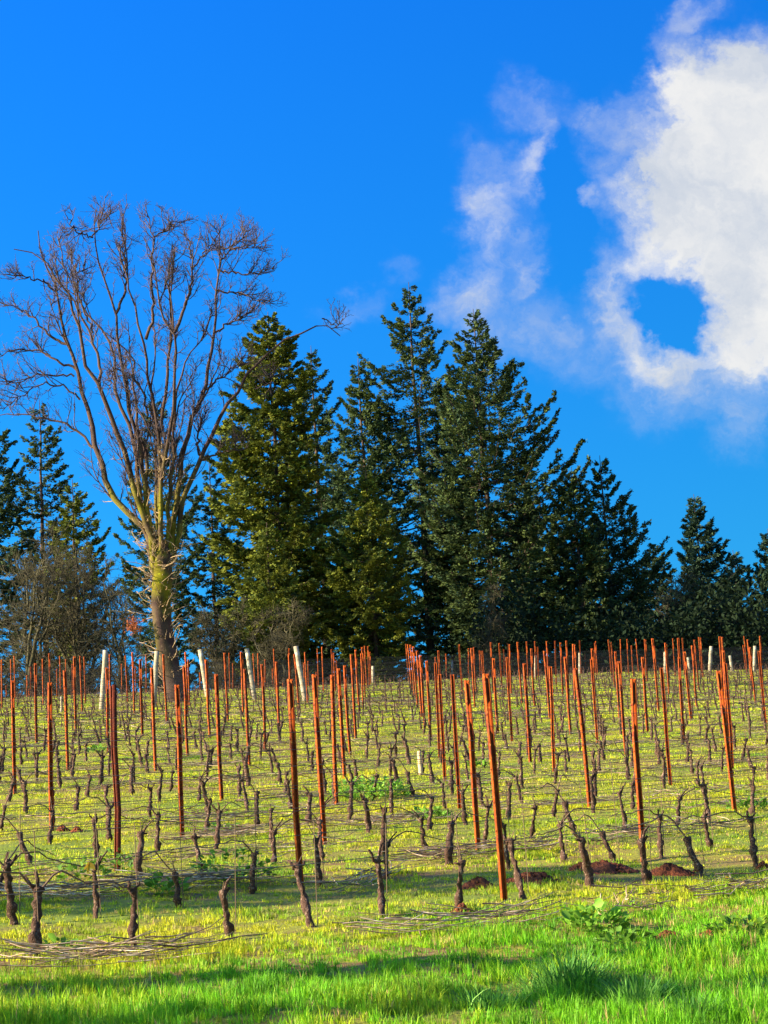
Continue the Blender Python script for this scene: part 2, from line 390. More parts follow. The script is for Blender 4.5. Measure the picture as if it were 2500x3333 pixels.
tussock(1590, 3300, .2, .20, 260, 'low spreading tussock left of the big dark tussock near the frame bottom')
tussock(2250, 3330, .2, .22, 280, 'low yellow-green tuft at the bottom edge below the red soil patches')
tussock(2480, 3230, .16, .26, 300, 'grass tuft at the right edge of the verge')

# ------------------------------------------------------------------ vineyard rows
ROW_DIR = np.array([math.cos(R_(41.06)), math.sin(R_(41.06))]); ROW_N = np.array([-ROW_DIR[1], ROW_DIR[0]])
def row_s(k): return 13.62 + 1.90 * (k - 1) + .02 * (k - 1) ** 2        # k = 1 is the nearest row
def row_pt(k, u):
    q = ROW_N * row_s(k) + ROW_DIR * u; return np.array([q[0], q[1], float(gz(q[0], q[1]))])
def row_of(p):
    s = p[0] * ROW_N[0] + p[1] * ROW_N[1]
    return min(range(1, 40), key=lambda k: abs(row_s(k) - s))
ORD = 'zeroth first second third fourth fifth sixth seventh eighth ninth tenth eleventh twelfth thirteenth fourteenth fifteenth sixteenth seventeenth eighteenth nineteenth twentieth'.split()
def ordn(n): return ORD[n] if n < len(ORD) else '%d%s' % (n, 'st' if n % 10 == 1 and n != 11 else 'nd' if n % 10 == 2 else 'rd' if n % 10 == 3 else 'th')

# posts: pixel of the head and of the foot
POSTS = [(1583,2185,1643,2938),(944,2205,977,2880),(368,2226,386,2841),(2057,2206,2093,2795),(1520,2211,1557,2768),(1021,2191,1056,2743),(575,2226,594,2723),
(161,2219,169,2706),(2340,2180,2390,2646),(1875,2172,1920,2633),(1473,2193,1497,2633),(1080,2195,1096,2619),(702,2192,722,2605),(40,2213,48,2584),
(2154,2172,2182,2560),(1432,2193,1450,2546),(1101,2174,1122,2536),(797,2176,812,2494),(494,2172,506,2510),(210,2181,221,2507),(1706,2158,1727,2484),(1792,2169,1803,2511),
(2361,2158,2385,2500),(2015,2151,2038,2457),(1416,2156,1431,2465),(1120,2165,1140,2455),(853,2161,864,2446),(598,2168,611,2463),(347,2172,353,2450),(115,2158,120,2425),
(2354,2117,2370,2420),(1605,2142,1620,2388),(1649,2138,1666,2415),(1840,2137,1858,2392),(1926,2144,1945,2419),(2091,2138,2108,2384),(2209,2138,2227,2415),
(1389,2150,1403,2411),(1369,2132,1384,2376),(1357,2117,1373,2336),(1344,2103,1360,2307),(1336,2098,1350,2268),(1328,2096,1341,2249),(1321,2093,1331,2222),(1313,2124,1319,2207),
(2003,2120,2016,2336),(2123,2068,2145,2315),(2227,2120,2250,2347),(2470,2118,2493,2357),(2440,2106,2459,2288),(2433,2081,2450,2249),(1772,2118,1790,2345),(1569,2118,1583,2338),
(457,2145,464,2397),(242,2136,248,2396),(261,2135,267,2318),(274,2137,278,2291),(532,2129,543,2353),(431,2122,438,2326),(671,2146,683,2403),(731,2124,742,2347),(899,2153,911,2400),
(784,2121,793,2326),(940,2129,949,2330),(958,2128,974,2311),(992,2122,1002,2291),(1143,2129,1158,2405),(1157,2114,1171,2324),(1176,2127,1182,2307),(1178,2106,1189,2272),(1187,2102,1195,2241),(1197,2103,1203,2234),(1204,2122,1208,2226),
(160,2126,166,2290),(195,2135,198,2268),(214,2146,217,2270),(98,2130,100,2261),(92,2145,93,2253),(124,2169,124,2245),(139,2144,141,2295),(46,2135,50,2270),(35,2146,38,2270),(6,2147,6,2307),(18,2181,18,2257),
(86,2197,88,2258),(185,2185,186,2268),(284,2149,287,2241),(293,2173,294,2239),(235,2161,237,2258),(357,2129,362,2330),(408,2133,417,2288),(395,2161,397,2253),(441,2179,443,2260),(475,2129,477,2253),
(604,2122,612,2330),(613,2146,618,2300),(576,2129,577,2240),(648,2163,650,2237),(693,2122,696,2226),(745,2119,749,2241),(756,2158,758,2236),(788,2124,797,2270),(824,2127,831,2253),(839,2127,842,2237),
(863,2147,864,2240),(884,2160,885,2228),(891,2112,898,2261),(915,2110,918,2222),(940,2110,944,2260),(989,2157,995,2270),(1003,2178,1005,2235),(1033,2112,1038,2234),(1048,2105,1054,2257),(1064,2106,1067,2207),
(1079,2113,1085,2235),(1086,2125,1092,2250),(1095,2150,1099,2235),(1027,2190,1030,2225),
(1427,2117,1436,2280),(1417,2139,1422,2230),(1437,2101,1440,2187),(1449,2093,1453,2207),(1460,2089,1464,2203),(1472,2094,1476,2190),(1493,2097,1505,2263),(1534,2109,1547,2301),(1542,2106,1550,2260),(1525,2110,1526,2210),
(1559,2093,1564,2203),(1575,2080,1580,2183),(1597,2079,1606,2260),(1624,2093,1634,2241),(1638,2113,1641,2200),(1653,2094,1661,2253),(1658,2097,1665,2260),(1684,2086,1700,2288),(1714,2080,1720,2226),(1741,2085,1745,2214),
(1729,2110,1741,2303),(1750,2106,1753,2220),(1779,2086,1788,2260),(1806,2076,1811,2230),(1824,2091,1832,2260),(1843,2076,1852,2270),(1865,2096,1873,2300),(1871,2098,1880,2260),(1886,2082,1891,2195),(1901,2078,1904,2187),
(1927,2110,1940,2340),(1939,2087,1946,2199),(1936,2093,1941,2215),(1980,2076,1993,2214),(1990,2090,2001,2237),(2041,2076,2047,2199),(2019,2077,2024,2195),(2055,2101,2062,2204),(2070,2070,2079,2187),(2098,2080,2106,2218),(2102,2083,2108,2215),
(2129,2103,2142,2300),(2153,2070,2157,2180),(2165,2092,2178,2261),(2170,2097,2178,2240),(2190,2076,2199,2203),(2207,2065,2222,2300),(2221,2075,2228,2200),(2253,2101,2267,2299),(2260,2082,2275,2245),(2274,2068,2284,2210),(2280,2067,2288,2205),(2288,2091,2294,2164),
(2343,2063,2358,2300),(2350,2072,2364,2280),(2404,2081,2408,2164),(2416,2066,2427,2176),(2422,2065,2433,2195),(2474,2070,2485,2270),(2491,2061,2497,2150)]

def post_mesh(h, seed, w=.0245):
    """rolled steel line post: a C channel with returned lips and punched wire tabs."""
    r = random.Random(seed); g = Geo()
    d, t, lip = .030, .0035, .011
    prof = [(-w, d), (-w + lip, d), (-w + lip, d - t), (-w + t, d - t), (-w + t, t), (w - t, t), (w - t, d - t), (w - lip, d - t), (w - lip, d), (w, d), (w, 0), (-w, 0)]
    zs = [-.05, h * .33, h * .66, h]; n = len(prof); V = []
    lean = [(r.uniform(-.008, .008), r.uniform(-.008, .008)) for _ in zs]
    for z, (lx, ly) in zip(zs, lean): V += [(x + lx, y + ly - d / 2, z) for x, y in prof]
    Q = [(j * n + i, j * n + (i + 1) % n, (j + 1) * n + (i + 1) % n, (j + 1) * n + i) for j in range(3) for i in range(n)]
    b = 3 * n
    Q += [(b + 0, b + 1, b + 2, b + 3), (b + 0, b + 3, b + 4, b + 11), (b + 11, b + 4, b + 5, b + 10), (b + 10, b + 5, b + 6, b + 9), (b + 6, b + 7, b + 8, b + 9)]
    g.add(V, Q); return g.mesh('channel', smooth=False)
def hook_mesh():
    g = Geo(); boxgeo(g, .0247, .031, -.006, .004, 0, .004); boxgeo(g, .029, .032, -.006, .004, .004, .016); return g.mesh('wire_hook', smooth=False)
HOOK = hook_mesh(); HOOK.materials.append(M_hook)
POST_VAR = []
post_rec = []
def build_posts():
    recs = []
    for i, (tx, ty, bx, by) in enumerate(POSTS):
        p = plane_at(bx, by); p[2] = float(gz(p[0], p[1]))
        # height that reaches the head's image row
        dist = (p - CAM) @ CF
        pp = proj(p); q = proj(p + np.array([0, 0, 1.0])); h = (pp[1] - ty) / max(pp[1] - q[1], 1)
        h = float(np.clip(h, 1.35, 2.15))
        recs.append(dict(p=p, h=h, d=dist, x=bx, lean=(tx - bx) - (q[0] - pp[0]) * h, row=row_of(p)))
    order = sorted(range(len(recs)), key=lambda i: recs[i]['d'])
    byrow = {}
    for i in order: byrow.setdefault(recs[i]['row'], []).append(i)
    rank = {}
    for k, l in byrow.items():
        l.sort(key=lambda i: recs[i]['x'])
        for j, i in enumerate(l): rank[i] = (k, j + 1, len(l))
    special = {0: 'nearest and tallest rusty steel post, standing in the front row right of centre', 1: 'orange rusty steel post rising behind the forked vine left of centre',
               2: 'wide dark maroon steel post standing in shaded weeds on the left', 3: 'bright orange steel post behind the mounds of red soil'}
    for n, i in enumerate(order):
        r = recs[i]; k, j, tot = rank[i]
        lab = special.get(i) or ('rusty steel post, %s from the left among posts in the %s row' % (ordn(j), ordn(k)))
        o = thing('trellis_post', lab, 'trellis post', r['p'], 'rusty steel trellis posts')
        me = post_mesh(r['h'], i, .029 if r['d'] > 50 else .0245); c = link('channel', me, M_maroon if i == 2 else M_rust, o)
        o.rotation_euler[2] = R_(rng.normal(203 if r['x'] > 1200 else 222, 12)) if i != 2 else R_(120)
        if i == 2: o.scale = (1.35, 1.35, 1)
        a = r['lean'] / FPX * r['d'] / r['h']
        o.rotation_euler[1] = float(np.clip(a, -.05, .05)) * (-1 if True else 1)
        o.rotation_mode = 'ZYX'
        o.rotation_euler[1] = float(np.clip(a, -.05, .05))
        if r['d'] < 42:
            for z in (.55, .78, 1.05, 1.28, 1.5, 1.68):
                if z < r['h'] - .05:
                    hk = link('wire_hook', HOOK, None, o, (0, 0, z))
        post_rec.append(r)
build_posts()

# ---- vines
VARIANTS = 14
def vine_parts(seed, sides=8, rings=15, full=True):
    r = np.random.default_rng(seed); h = r.uniform(.33, .47); n = rings
    t = np.linspace(0, 1, n)
    wob = np.cumsum(np.convolve(r.normal(0, .030, 2 * n), np.ones(4) / 4, 'same').reshape(n, 2) * (15 / n) * .42, 0); wob -= wob[0]; wob += r.normal(0, .003, (n, 2)); lean = r.normal(0, .05, 2)
    P = np.stack([wob[:, 0] + lean[0] * t, wob[:, 1] + lean[1] * t, t * h - .03], -1)
    rad = .0255 * r.uniform(.8, 1.25) * (1.0 - .30 * t) * (1 + .25 * r.normal(0, .5, n)) ; rad += .013 * np.exp(-((t - r.uniform(.2, .4)) / .07) ** 2) + .012 * np.exp(-((t - 1) / .10) ** 2) + .008 * np.exp(-(t / .06) ** 2)
    rad = np.maximum(rad, .011)
    V, Q = tubes(P[None], rad[None], sides)
    V = V + r.normal(0, .0035, V.shape) * (sides > 5)
    g = Geo(); tr = cap_tris((n - 1) * sides, sides); g.add(V, Q, tr)
    head = P[-1]
    # short stubs / old pruning arms on the head
    for _ in range(r.integers(1, 4)):
        a = r.uniform(0, 2 * np.pi); l = r.uniform(.05, .14); d = np.array([math.cos(a) * .7, math.sin(a) * .3, r.uniform(.3, 1.)])
        q = head - [0, 0, .03] + np.linspace(0, 1, 4)[:, None] * d * l + r.normal(0, .006, (4, 3)); 
        V, Q = tubes(q[None], (np.array([.013, .011, .010, .008]) * r.uniform(.7, 1.1))[None], max(4, sides - 2)); g.add(V, Q, cap_tris(3 * max(4, sides - 2), max(4, sides - 2)))
    arms = Geo(); spurs = Geo()
    sgn = r.choice([-1, 1]); zw = .47
    nc = 1 if r.random() < .80 else 2
    if r.random() < .25: nc = 0
    for c in range(nc):
        L = r.uniform(.5, .85); m = 12; tt = np.linspace(0, 1, m); up = r.uniform(.02, .09)
        zz = head[2] - .02 + (zw - head[2]) * np.clip(tt * 3, 0, 1) + up * np.exp(-((tt - .25) / .18) ** 2) - .05 * tt ** 3 + r.normal(0, .008, m)
        q = np.stack([head[0] + sgn * L * tt, head[1] * (1 - tt) + r.normal(0, .008, m), zz], -1)
        V, Q = tubes(q[None], (np.linspace(.0072, .0035, m))[None], 5 if sides > 5 else 3); arms.add(V, Q); sgn = -sgn
    for c in range(r.integers(0, 3)):
        m = 5; tt = np.linspace(0, 1, m); a = r.uniform(-1, 1); L = r.uniform(.06, .20)
        q = np.stack([head[0] + a * .5 * L * tt, head[1] + r.normal(0, .1) * L * tt, head[2] + L * tt * (1 - .3 * abs(a)) + r.normal(0, .006, m)], -1)
        V, Q = tubes(q[None], (np.linspace(.006, .003, m))[None], 4 if sides > 5 else 3); spurs.add(V, Q)
    return g, arms, spurs, nc
def build_vines():
    protos = []
    for i in range(VARIANTS):
        g, a, s, nc = vine_parts(100 + i)
        ms = [('trunk', g.mesh('vine_trunk'), M_vine)]
        if nc: ms.append(('cane', a.mesh('vine_cane'), M_cane))
        if s.V: ms.append(('spur', s.mesh('vine_spur'), M_cane))
        for _, me, m in ms: me.materials.append(m)
        protos.append(ms)
    # measured near vines: foot pixel, head height (px), then the lattice for the others
    meas = {1: [(110, 3119), (434, 3084), (749, 3045), (1017, 3016), (1245, 2989), (1487, 2966), (1709, 2934), (1922, 2891), (2107, 2876), (2286, 2849), (2460, 2825)],
            2: [(46, 3009), (312, 2988), (581, 2953), (821, 2910), (1042, 2885), (1251, 2864), (1460, 2818), (1655, 2833), (1835, 2806), (2005, 2803), (2152, 2790), (2312, 2762)],
            3: [(216, 2887), (473, 2872), (700, 2850), (904, 2829), (1093, 2824), (1282, 2800), (1572, 2676), (1763, 2703), (1919, 2718), (2030, 2720), (2185, 2672), (2322, 2657), (2460, 2670)]}
    spots = []
    for k in range(1, 41):
        if k in meas and k < 3:
            for (x, y) in meas[k]: spots.append((k, plane_at(x, y)[:2]))
            continue
        s = row_s(k)
        for i in range(-60, 260):
            u = i * .72 + hash2(k * 3.7, 1.0) * .7; q = ROW_N * s + ROW_DIR * u
            if q[1] < 12 or q[1] > 150: continue
            px = proj((q[0], q[1], float(gz(q[0], q[1]))))
            if not (-90 < px[0] < 2590): continue
            a = q[0] / q[1]; yr = np.interp(a, [-.17, -.08, 0, .06, .10, .17], [106, 114, 126, 138, 146, 142])
            if q[1] > yr + 4: continue
            if abs(hash2(k * 9.1, i * 2.3)) < .03: continue
            spots.append((k, q + rng.normal(0, .05, 2)))
    spots.sort(key=lambda t: t[1][1] + (0 if t[0] > 2 else -50))
    near, far = spots[:300], spots[300:]
    ranks = {}
    for k, q in near: ranks.setdefault(k, []).append(q[0])
    for k in ranks: ranks[k].sort()
    looks = {}
    rotz = math.atan2(ROW_DIR[1], ROW_DIR[0])
    special = {(1, 1): 'thick gnarled vine with a looped cane on its head, leftmost in the front row', (1, 2): 'stout bent vine with a knobbly swollen waist, second from the left in the front row',
               (1, 4): 'pale peeling vine with a forked head, standing before the orange post left of centre', (1, 6): 'tall pale-barked vine left of the nearest rusty post, red soil at its foot',
               (1, 7): 'dark hunched vine with an arm reaching left, beside the nearest rusty post', (2, 2): 'slim pale vine with one yellow leaf on it, second row'}
    used = set(); first = {}
    for n, (k, q) in enumerate(near):
        j = ranks[k].index(q[0]) + 1
        lab = special.get((k, j)) or 'pruned grape vine, %s from the left in the %s row from the front' % (ordn(j), ordn(k))
        pi = (n * 5 + k * 3 + j) % VARIANTS; ms = protos[pi]
        loc = (q[0], q[1], float(gz(q[0], q[1])))
        if pi not in first:
            o = thing('grape_vine', lab, 'grape vine', loc, 'pruned grape vines in rows'); first[pi] = o
            for nm, me, m in ms: link(nm, me, None, o)
        else:
            o = copy_tree(first[pi]); tag(o, lab); o.location = loc
        flip = math.pi if rng.random() < .5 else 0
        sc = rng.uniform(.9, 1.12) * (1.04 if k == 1 else 1.0)
        if (k, j) == (1, 1): sc *= 1.1
        o.rotation_euler = (rng.normal(0, .05), rng.normal(0, .05), rotz + flip + rng.normal(0, .12)); o.scale = (sc * rng.uniform(.9, 1.2), sc, sc)
    g = Geo(); lows = []
    for i in range(10):
        a, b, c, nc = vine_parts(300 + i, 4, 6); gg = Geo()
        for x in (a, b, c):
            for V in x.V: pass
        parts = [p for p in (a, b, c) if p.V]
        V = []; Q = []; T = []; off = 0
        for p in parts:
            for v in p.V: V.append(v)
            for q in p.Q: Q.append(q + off)
            for t in p.T: T.append(t + off)
            off += p.n
        lows.append((np.concatenate(V), np.concatenate(Q), np.concatenate(T) if T else None))
    for n, (k, q) in enumerate(far):
        V, Q, T = lows[n % 10]; a = rotz + (math.pi if rng.random() < .5 else 0) + rng.normal(0, .1); ca, sa = math.cos(a), math.sin(a); sc = rng.uniform(.9, 1.15)
        W = np.stack([V[:, 0] * ca - V[:, 1] * sa, V[:, 0] * sa + V[:, 1] * ca, V[:, 2]], -1) * sc * [1.0, 1, 1] + [q[0], q[1], float(gz(q[0], q[1]))]
        g.add(W, Q, T)
    o = link('distant_vines', g.mesh('distant_vines'), M_vine)
    tag(o, 'hundreds of small pruned vines in rows up the far slope', 'grape vines', 'pruned grape vines in rows', kind='stuff')
    return near
near_vines = build_vines()

# ---- wires
def build_wires():
    farg = Geo()
    for k in range(1, 41):
        s = row_s(k); us = []
        for u in np.arange(-60, 170, 1.0):
            q = ROW_N * s + ROW_DIR * u
            if 12 < q[1] < 146 and abs(q[0]) < .18 * q[1] + 4: us.append(u)
        if not us: continue
        u = np.arange(us[0] - 2, us[-1] + 2.1, .75 if k < 8 else 1.5); Q = ROW_N[None] * s + ROW_DIR[None] * u[:, None]
        z = gz(Q[:, 0], Q[:, 1])
        # smooth the wire over the small bumps
        ker = np.ones(5) / 5; z = np.convolve(np.pad(z, 2, mode='edge'), ker, 'valid')
        hs = (.47, .88, .90, 1.22, 1.48) if k < 12 else (.47, .92, 1.22, 1.48)
        g = farg if k > 12 else Geo()
        for i, h in enumerate(hs):
            sag = .015 * np.sin(u * 2 * np.pi / 4.3 + k) + rng.normal(0, .004, len(u))
            P = np.stack([Q[:, 0] + (.02 if i % 2 else -.02) * ROW_N[0], Q[:, 1] + (.02 if i % 2 else -.02) * ROW_N[1], z + h + sag], -1)
            V, q4 = tubes(P[None], np.full((1, len(u)), (.0021 if i else .0032) if k < 5 else .0013 if k < 20 else .0018), 4, False); g.add(V, q4)
        if k <= 12:
            base = [Q[len(Q) // 2, 0], Q[len(Q) // 2, 1], z[len(Q) // 2]]
            o = link('trellis_wires', g.mesh('trellis_wires', off=base), M_wire, loc=base)
            tag(o, 'thin grey trellis wires strung along the %s row of vines' % ordn(k), 'trellis wires', 'wires along the vine rows')
    o = link('distant_wires', farg.mesh('distant_wires'), M_wire)
    tag(o, 'dark mesh of trellis wires along the far vine rows', 'trellis wires', 'wires along the vine rows', kind='stuff')
build_wires()

# ---- wooden end posts and short stakes
def stake(tx, ty, bx, by, rpx, label, name='wooden_stake', m=None, cat='wooden stake'):
    p = plane_at(bx, by); p[2] = float(gz(p[0], p[1])) - .03; d = (p - CAM) @ CF
    # head: same distance along the row direction plane (leans inside the picture plane)
    rr = ray(tx, ty); t = CAM + rr * (p[1] / rr[1] * 1.0); r = rpx / FPX * d
    n = 7; P = p + np.linspace(0, 1, n)[:, None] * (t - p); P[1:-1] += rng.normal(0, r * .06, (n - 2, 3))
    sides = 10; V, Q = tubes(P[None], np.linspace(r * 1.05, r * .95, n)[None], sides); g = Geo(); g.add(V, Q, cap_tris((n - 1) * sides, sides))
    o = link(name, g.mesh(name, off=p, smooth=False), m or M_stake, loc=p)
    tag(o, label, cat, 'pale wooden stakes' if name == 'wooden_stake' else None)
for a in [(343, 2117, 330, 2313, 8.5, 'thick pale round stake leaning right, leftmost of the big wooden stakes'),
          (511, 2121, 501, 2300, 8.5, 'thick white stake leaning right beside the maple trunk'),
          (651, 2115, 676, 2268, 8, 'pale round stake leaning left, first one right of the maple trunk'),
          (803, 2112, 830, 2278, 8, 'pale round stake leaning left, second one right of the maple trunk'),
          (963, 2104, 995, 2284, 8.5, 'pale round stake leaning left, third one right of the maple trunk'),
          (200, 2268, 200, 2318, 4.5, 'short white stake near the left side of the slope'),
          (1214, 2168, 1214, 2225, 5, 'short white stake at the ridge left of the central gap'),
          (1471, 2150, 1470, 2195, 4, 'pale stake head behind a rusty post right of the central gap'),
          (1744, 2134, 1742, 2206, 4, 'slim white stake at the ridge among right-hand posts'),
          (1887, 2125, 1886, 2190, 4.5, 'slim white stake just left of a pair of thin posts on the ridge'),
          (1962, 2155, 1968, 2182, 4, 'stubby leaning stake on the ridge below the open fir'),
          (2165, 2122, 2165, 2190, 5, 'white stake hidden behind thin posts on the right ridge'),
          (2239, 2140, 2246, 2190, 4.5, 'short pale stake leaning left on the right ridge'),
          (2315, 2104, 2310, 2187, 6, 'tall white stake standing alone on the right ridge'),
          (2376, 2134, 2384, 2187, 5, 'pale leaning stake right of the tall white ridge stake'),
          (2457, 2103, 2455, 2187, 5.5, 'tall white stake near the right edge of the ridge')]: stake(*a)
stake(1364, 2445, 1370, 2522, 7, 'cream grow tube around a young vine right of the central column', 'grow_tube', M_tube, 'grow tube')

# ---- thin training rods beside the near vines
def build_rods():
    n = 0
    cnt = {}
    for k, q in near_vines[:70]:
        if k > 2: continue
        cnt[k] = cnt.get(k, 0) + 1
    by = {1: sorted([q for k, q in near_vines if k == 1], key=lambda q: q[0]), 2: sorted([q for k, q in near_vines if k == 2], key=lambda q: q[0])}
    for k in (1, 2):
        for j, q in enumerate(by[k]):
            p = np.array([q[0] + ROW_DIR[0] * .05, q[1] + ROW_DIR[1] * .05, 0]); p[2] = float(gz(p[0], p[1])); h = rng.uniform(.72, .95)
            P = np.stack([np.linspace(0, rng.normal(0, .02), 4), np.zeros(4), np.linspace(-.03, h, 4)], -1)
            V, Q = tubes(P[None], np.full((1, 4), .0032), 5); g = Geo(); g.add(V, Q)
            o = link('training_rod', g.mesh('training_rod'), M_rod, loc=p)
            tag(o, 'thin upright rod beside the %s vine from the left in the %s row' % (ordn(j + 1), ordn(k)), 'training rod', 'thin rods beside the front vines')
build_rods()

# ---- prunings, soil, weeds
def sticks(g, x, y, n, L, rmax, ang, spread, lift=.05):
    """n cut canes lying about points (x, y)."""
    m = 6; a = ang + rng.normal(0, spread, n); ll = L * (.35 + .9 * rng.random(n)); t = np.linspace(-.5, .5, m)[None]
    k = rng.normal(0, .25, n)[:, None]
    X = x[:, None] + np.cos(a)[:, None] * ll[:, None] * t - np.sin(a)[:, None] * k * ll[:, None] * (t * t)
    Y = y[:, None] + np.sin(a)[:, None] * ll[:, None] * t + np.cos(a)[:, None] * k * ll[:, None] * (t * t)
    tilt = rng.normal(0, .12, n)[:, None]
    Z = gz(X, Y) + lift * rng.random(n)[:, None] + .022 + np.abs(tilt * t * ll[:, None])
    P = np.stack([X, Y, Z], -1) + rng.normal(0, .006, (n, m, 3))
    r = rmax * (.4 + .6 * rng.random(n))[:, None] * np.linspace(1, .55, m)[None]
    V, Q = tubes(P, r, 4)
    c = np.repeat((.5 + 1.3 * rng.random(n) ** 1.6)[:, None] * np.array([[1.0, .96, .9]]), m * 4, 0)
    g.add(V, Q, None, c)
def pile(x0, y0, x1, y1, n, label, wid=.16, L=.9, ang=None):
    a = gp(x0, y0); b = gp(x1, y1); t = rng.random(n); P = a[None] + (b - a)[None] * t[:, None]
    g = Geo(); an = math.atan2(b[1] - a[1], b[0] - a[0]) if ang is None else ang
    sticks(g, P[:, 0] + rng.normal(0, wid * .5, n), P[:, 1] + rng.normal(0, wid, n), n, L, .0065, an, .35, .10)
    c = (a + b) / 2
    tag(link('pruning_pile', g.mesh('pruning_pile', 'tint', off=c), M_prune, loc=c), label, 'pruned canes', 'piles of cut vine canes')
pile(60, 3150, 640, 3105, 46, 'long pile of dark cut canes on the verge, lower left')
pile(430, 2905, 800, 2885, 60, 'dense grey heap of cut canes in shaded grass on the left')
pile(0, 2935, 360, 2925, 34, 'dark strip of cut canes behind the leftmost front vines')
pile(1250, 3050, 1760, 2995, 40, 'straggling pile of cut canes in front of the nearest post')
pile(1345, 2810, 1560, 2795, 46, 'low heap of cut canes right of the central vine column')
pile(1690, 2785, 1810, 2765, 22, 'small fan of pale canes right of the nearest post')
pile(1930, 2750, 2110, 2722, 46, 'heap of pale straw-coloured canes behind the red mounds', .2, .6)
pile(1960, 2985, 2150, 2925, 26, 'loose crossed canes on grass in front of the red mounds', .2, .6)
pile(2320, 2930, 2500, 2885, 34, 'dark brushy canes at the right edge beside a dandelion', .2, .8)
pile(620, 2740, 860, 2722, 36, 'pale cut canes scattered in the left-centre alley')
pile(2110, 2735, 2420, 2700, 36, 'line of cut canes in the alley on the right')
pile(1120, 2905, 1240, 2860, 24, 'grey canes in the shade just left of the central vines')
pile(1180, 2710, 1300, 2680, 18, 'thin pale canes crossing the grass at centre')
def build_litter():
    g = Geo()
    for k in range(3, 40):
        s = (row_s(k) + row_s(k + 1)) / 2; us = []
        for u in np.arange(-60, 170, .5):
            q = ROW_N * s + ROW_DIR * u
            if 14 < q[1] < 140 and abs(q[0]) < .175 * q[1] + 2: us.append(u)
        if not us: continue
        us = np.array(us); n = int(len(us) * (11.0 if k < 14 else 7.0)); u = us[0] + (us[-1] - us[0]) * rng.random(n)
        dens = vnoise(u * .35 + k * 13, u * 0 + k, 77); u = u[rng.random(n) < np.clip((dens - .25) * 1.8, .10, 1)]; n = len(u)
        off = rng.normal(0, .30, n); P = ROW_N[None] * (s + off)[:, None] + ROW_DIR[None] * u[:, None]
        sticks(g, P[:, 0], P[:, 1], n, .7 if k < 14 else .9, .006 if k < 14 else .010, math.atan2(ROW_DIR[1], ROW_DIR[0]), .45, .06)
    tag(link('pruning_litter', g.mesh('pruning_litter', 'tint'), M_prune), 'cut vine canes littering the alleys up the slope', 'pruned canes', kind='stuff')
build_litter()

def mound(px, py, wpx, h, label, flat=1.0):
    c = gp(px, py); d = (c - CAM) @ CF; rx = wpx / FPX * d; ry = rx * .8 * flat
    nr, ns = 12, 30; V = []; Q = []; T = []
    for i in range(nr + 1):
        q = i / nr
        for j in range(ns):
            a = j / ns * 2 * math.pi; rr = q * (1 + .25 * math.sin(3 * a + px) + .15 * math.sin(5 * a + py))
            x = c[0] + rx * rr * math.cos(a); y = c[1] + ry * rr * math.sin(a)
            z = float(gz(x, y)) + h * (math.cos(min(q, 1) * math.pi) * .5 + .5) * (.65 + .7 * float(vnoise(np.array(x * 9), np.array(y * 9), 4))) + (random.uniform(-.02, .02) if q < 1 else 0) - (.02 if q == 1 else 0) + .004
            V.append((x, y, z))
    for i in range(nr):
        for j in range(ns): Q.append((i * ns + j, i * ns + (j + 1) % ns, (i + 1) * ns + (j + 1) % ns, (i + 1) * ns + j))
    g = Geo(); g.add(V, Q)
    # clods
    for _ in range(60):
        a = random.uniform(0, 6.28); q = random.uniform(.1, 1.1); x = c[0] + rx * q * math.cos(a); y = c[1] + ry * q * math.sin(a); r = random.uniform(.010, .028)
        z = float(gz(x, y)) + h * (math.cos(min(q, 1) * math.pi) * .5 + .5) * .9
        o8 = np.array([(1, 0, 0), (-1, 0, 0), (0, 1, 0), (0, -1, 0), (0, 0, 1), (0, 0, -1)], float) * r * rng.uniform(.6, 1.3, (6, 1)) + [x, y, z]
        g.add(o8, None, [(0, 2, 4), (2, 1, 4), (1, 3, 4), (3, 0, 4), (2, 0, 5), (1, 2, 5), (3, 1, 5), (0, 3, 5)])
    tag(link('dirt_mound', g.mesh('dirt_mound', off=c, smooth=False), M_soil, loc=c), label, 'soil mound', 'red soil mounds')
mound(1980, 2838, 110, .085, 'large red soil mound left of the dark vine behind which a post stands')
mound(2190, 2842, 85, .085, 'red soil mound between two dark vines on the right')
mound(1890, 2835, 40, .05, 'small low red soil heap left of the large mound')
mound(1740, 2878, 85, .08, 'rounded red soil mound right of the nearest post')
mound(1555, 2890, 70, .06, 'flat dark red soil patch left of the nearest post')
mound(1505, 2972, 30, .06, 'little red soil heap at the foot of the tall pale vine')
mound(2485, 2836, 28, .07, 'red soil heap at the right edge')
mound(2170, 3045, 55, .035, 'red soil patch in the verge grass, left of two', 1.0)
mound(2310, 3050, 45, .035, 'red soil patch in the verge grass, right of two', 1.0)
mound(203, 2707, 24, .06, 'small dark heap at a vine foot on the left, left of two')
mound(250, 2710, 20, .05, 'small dark heap on the left, right of two')

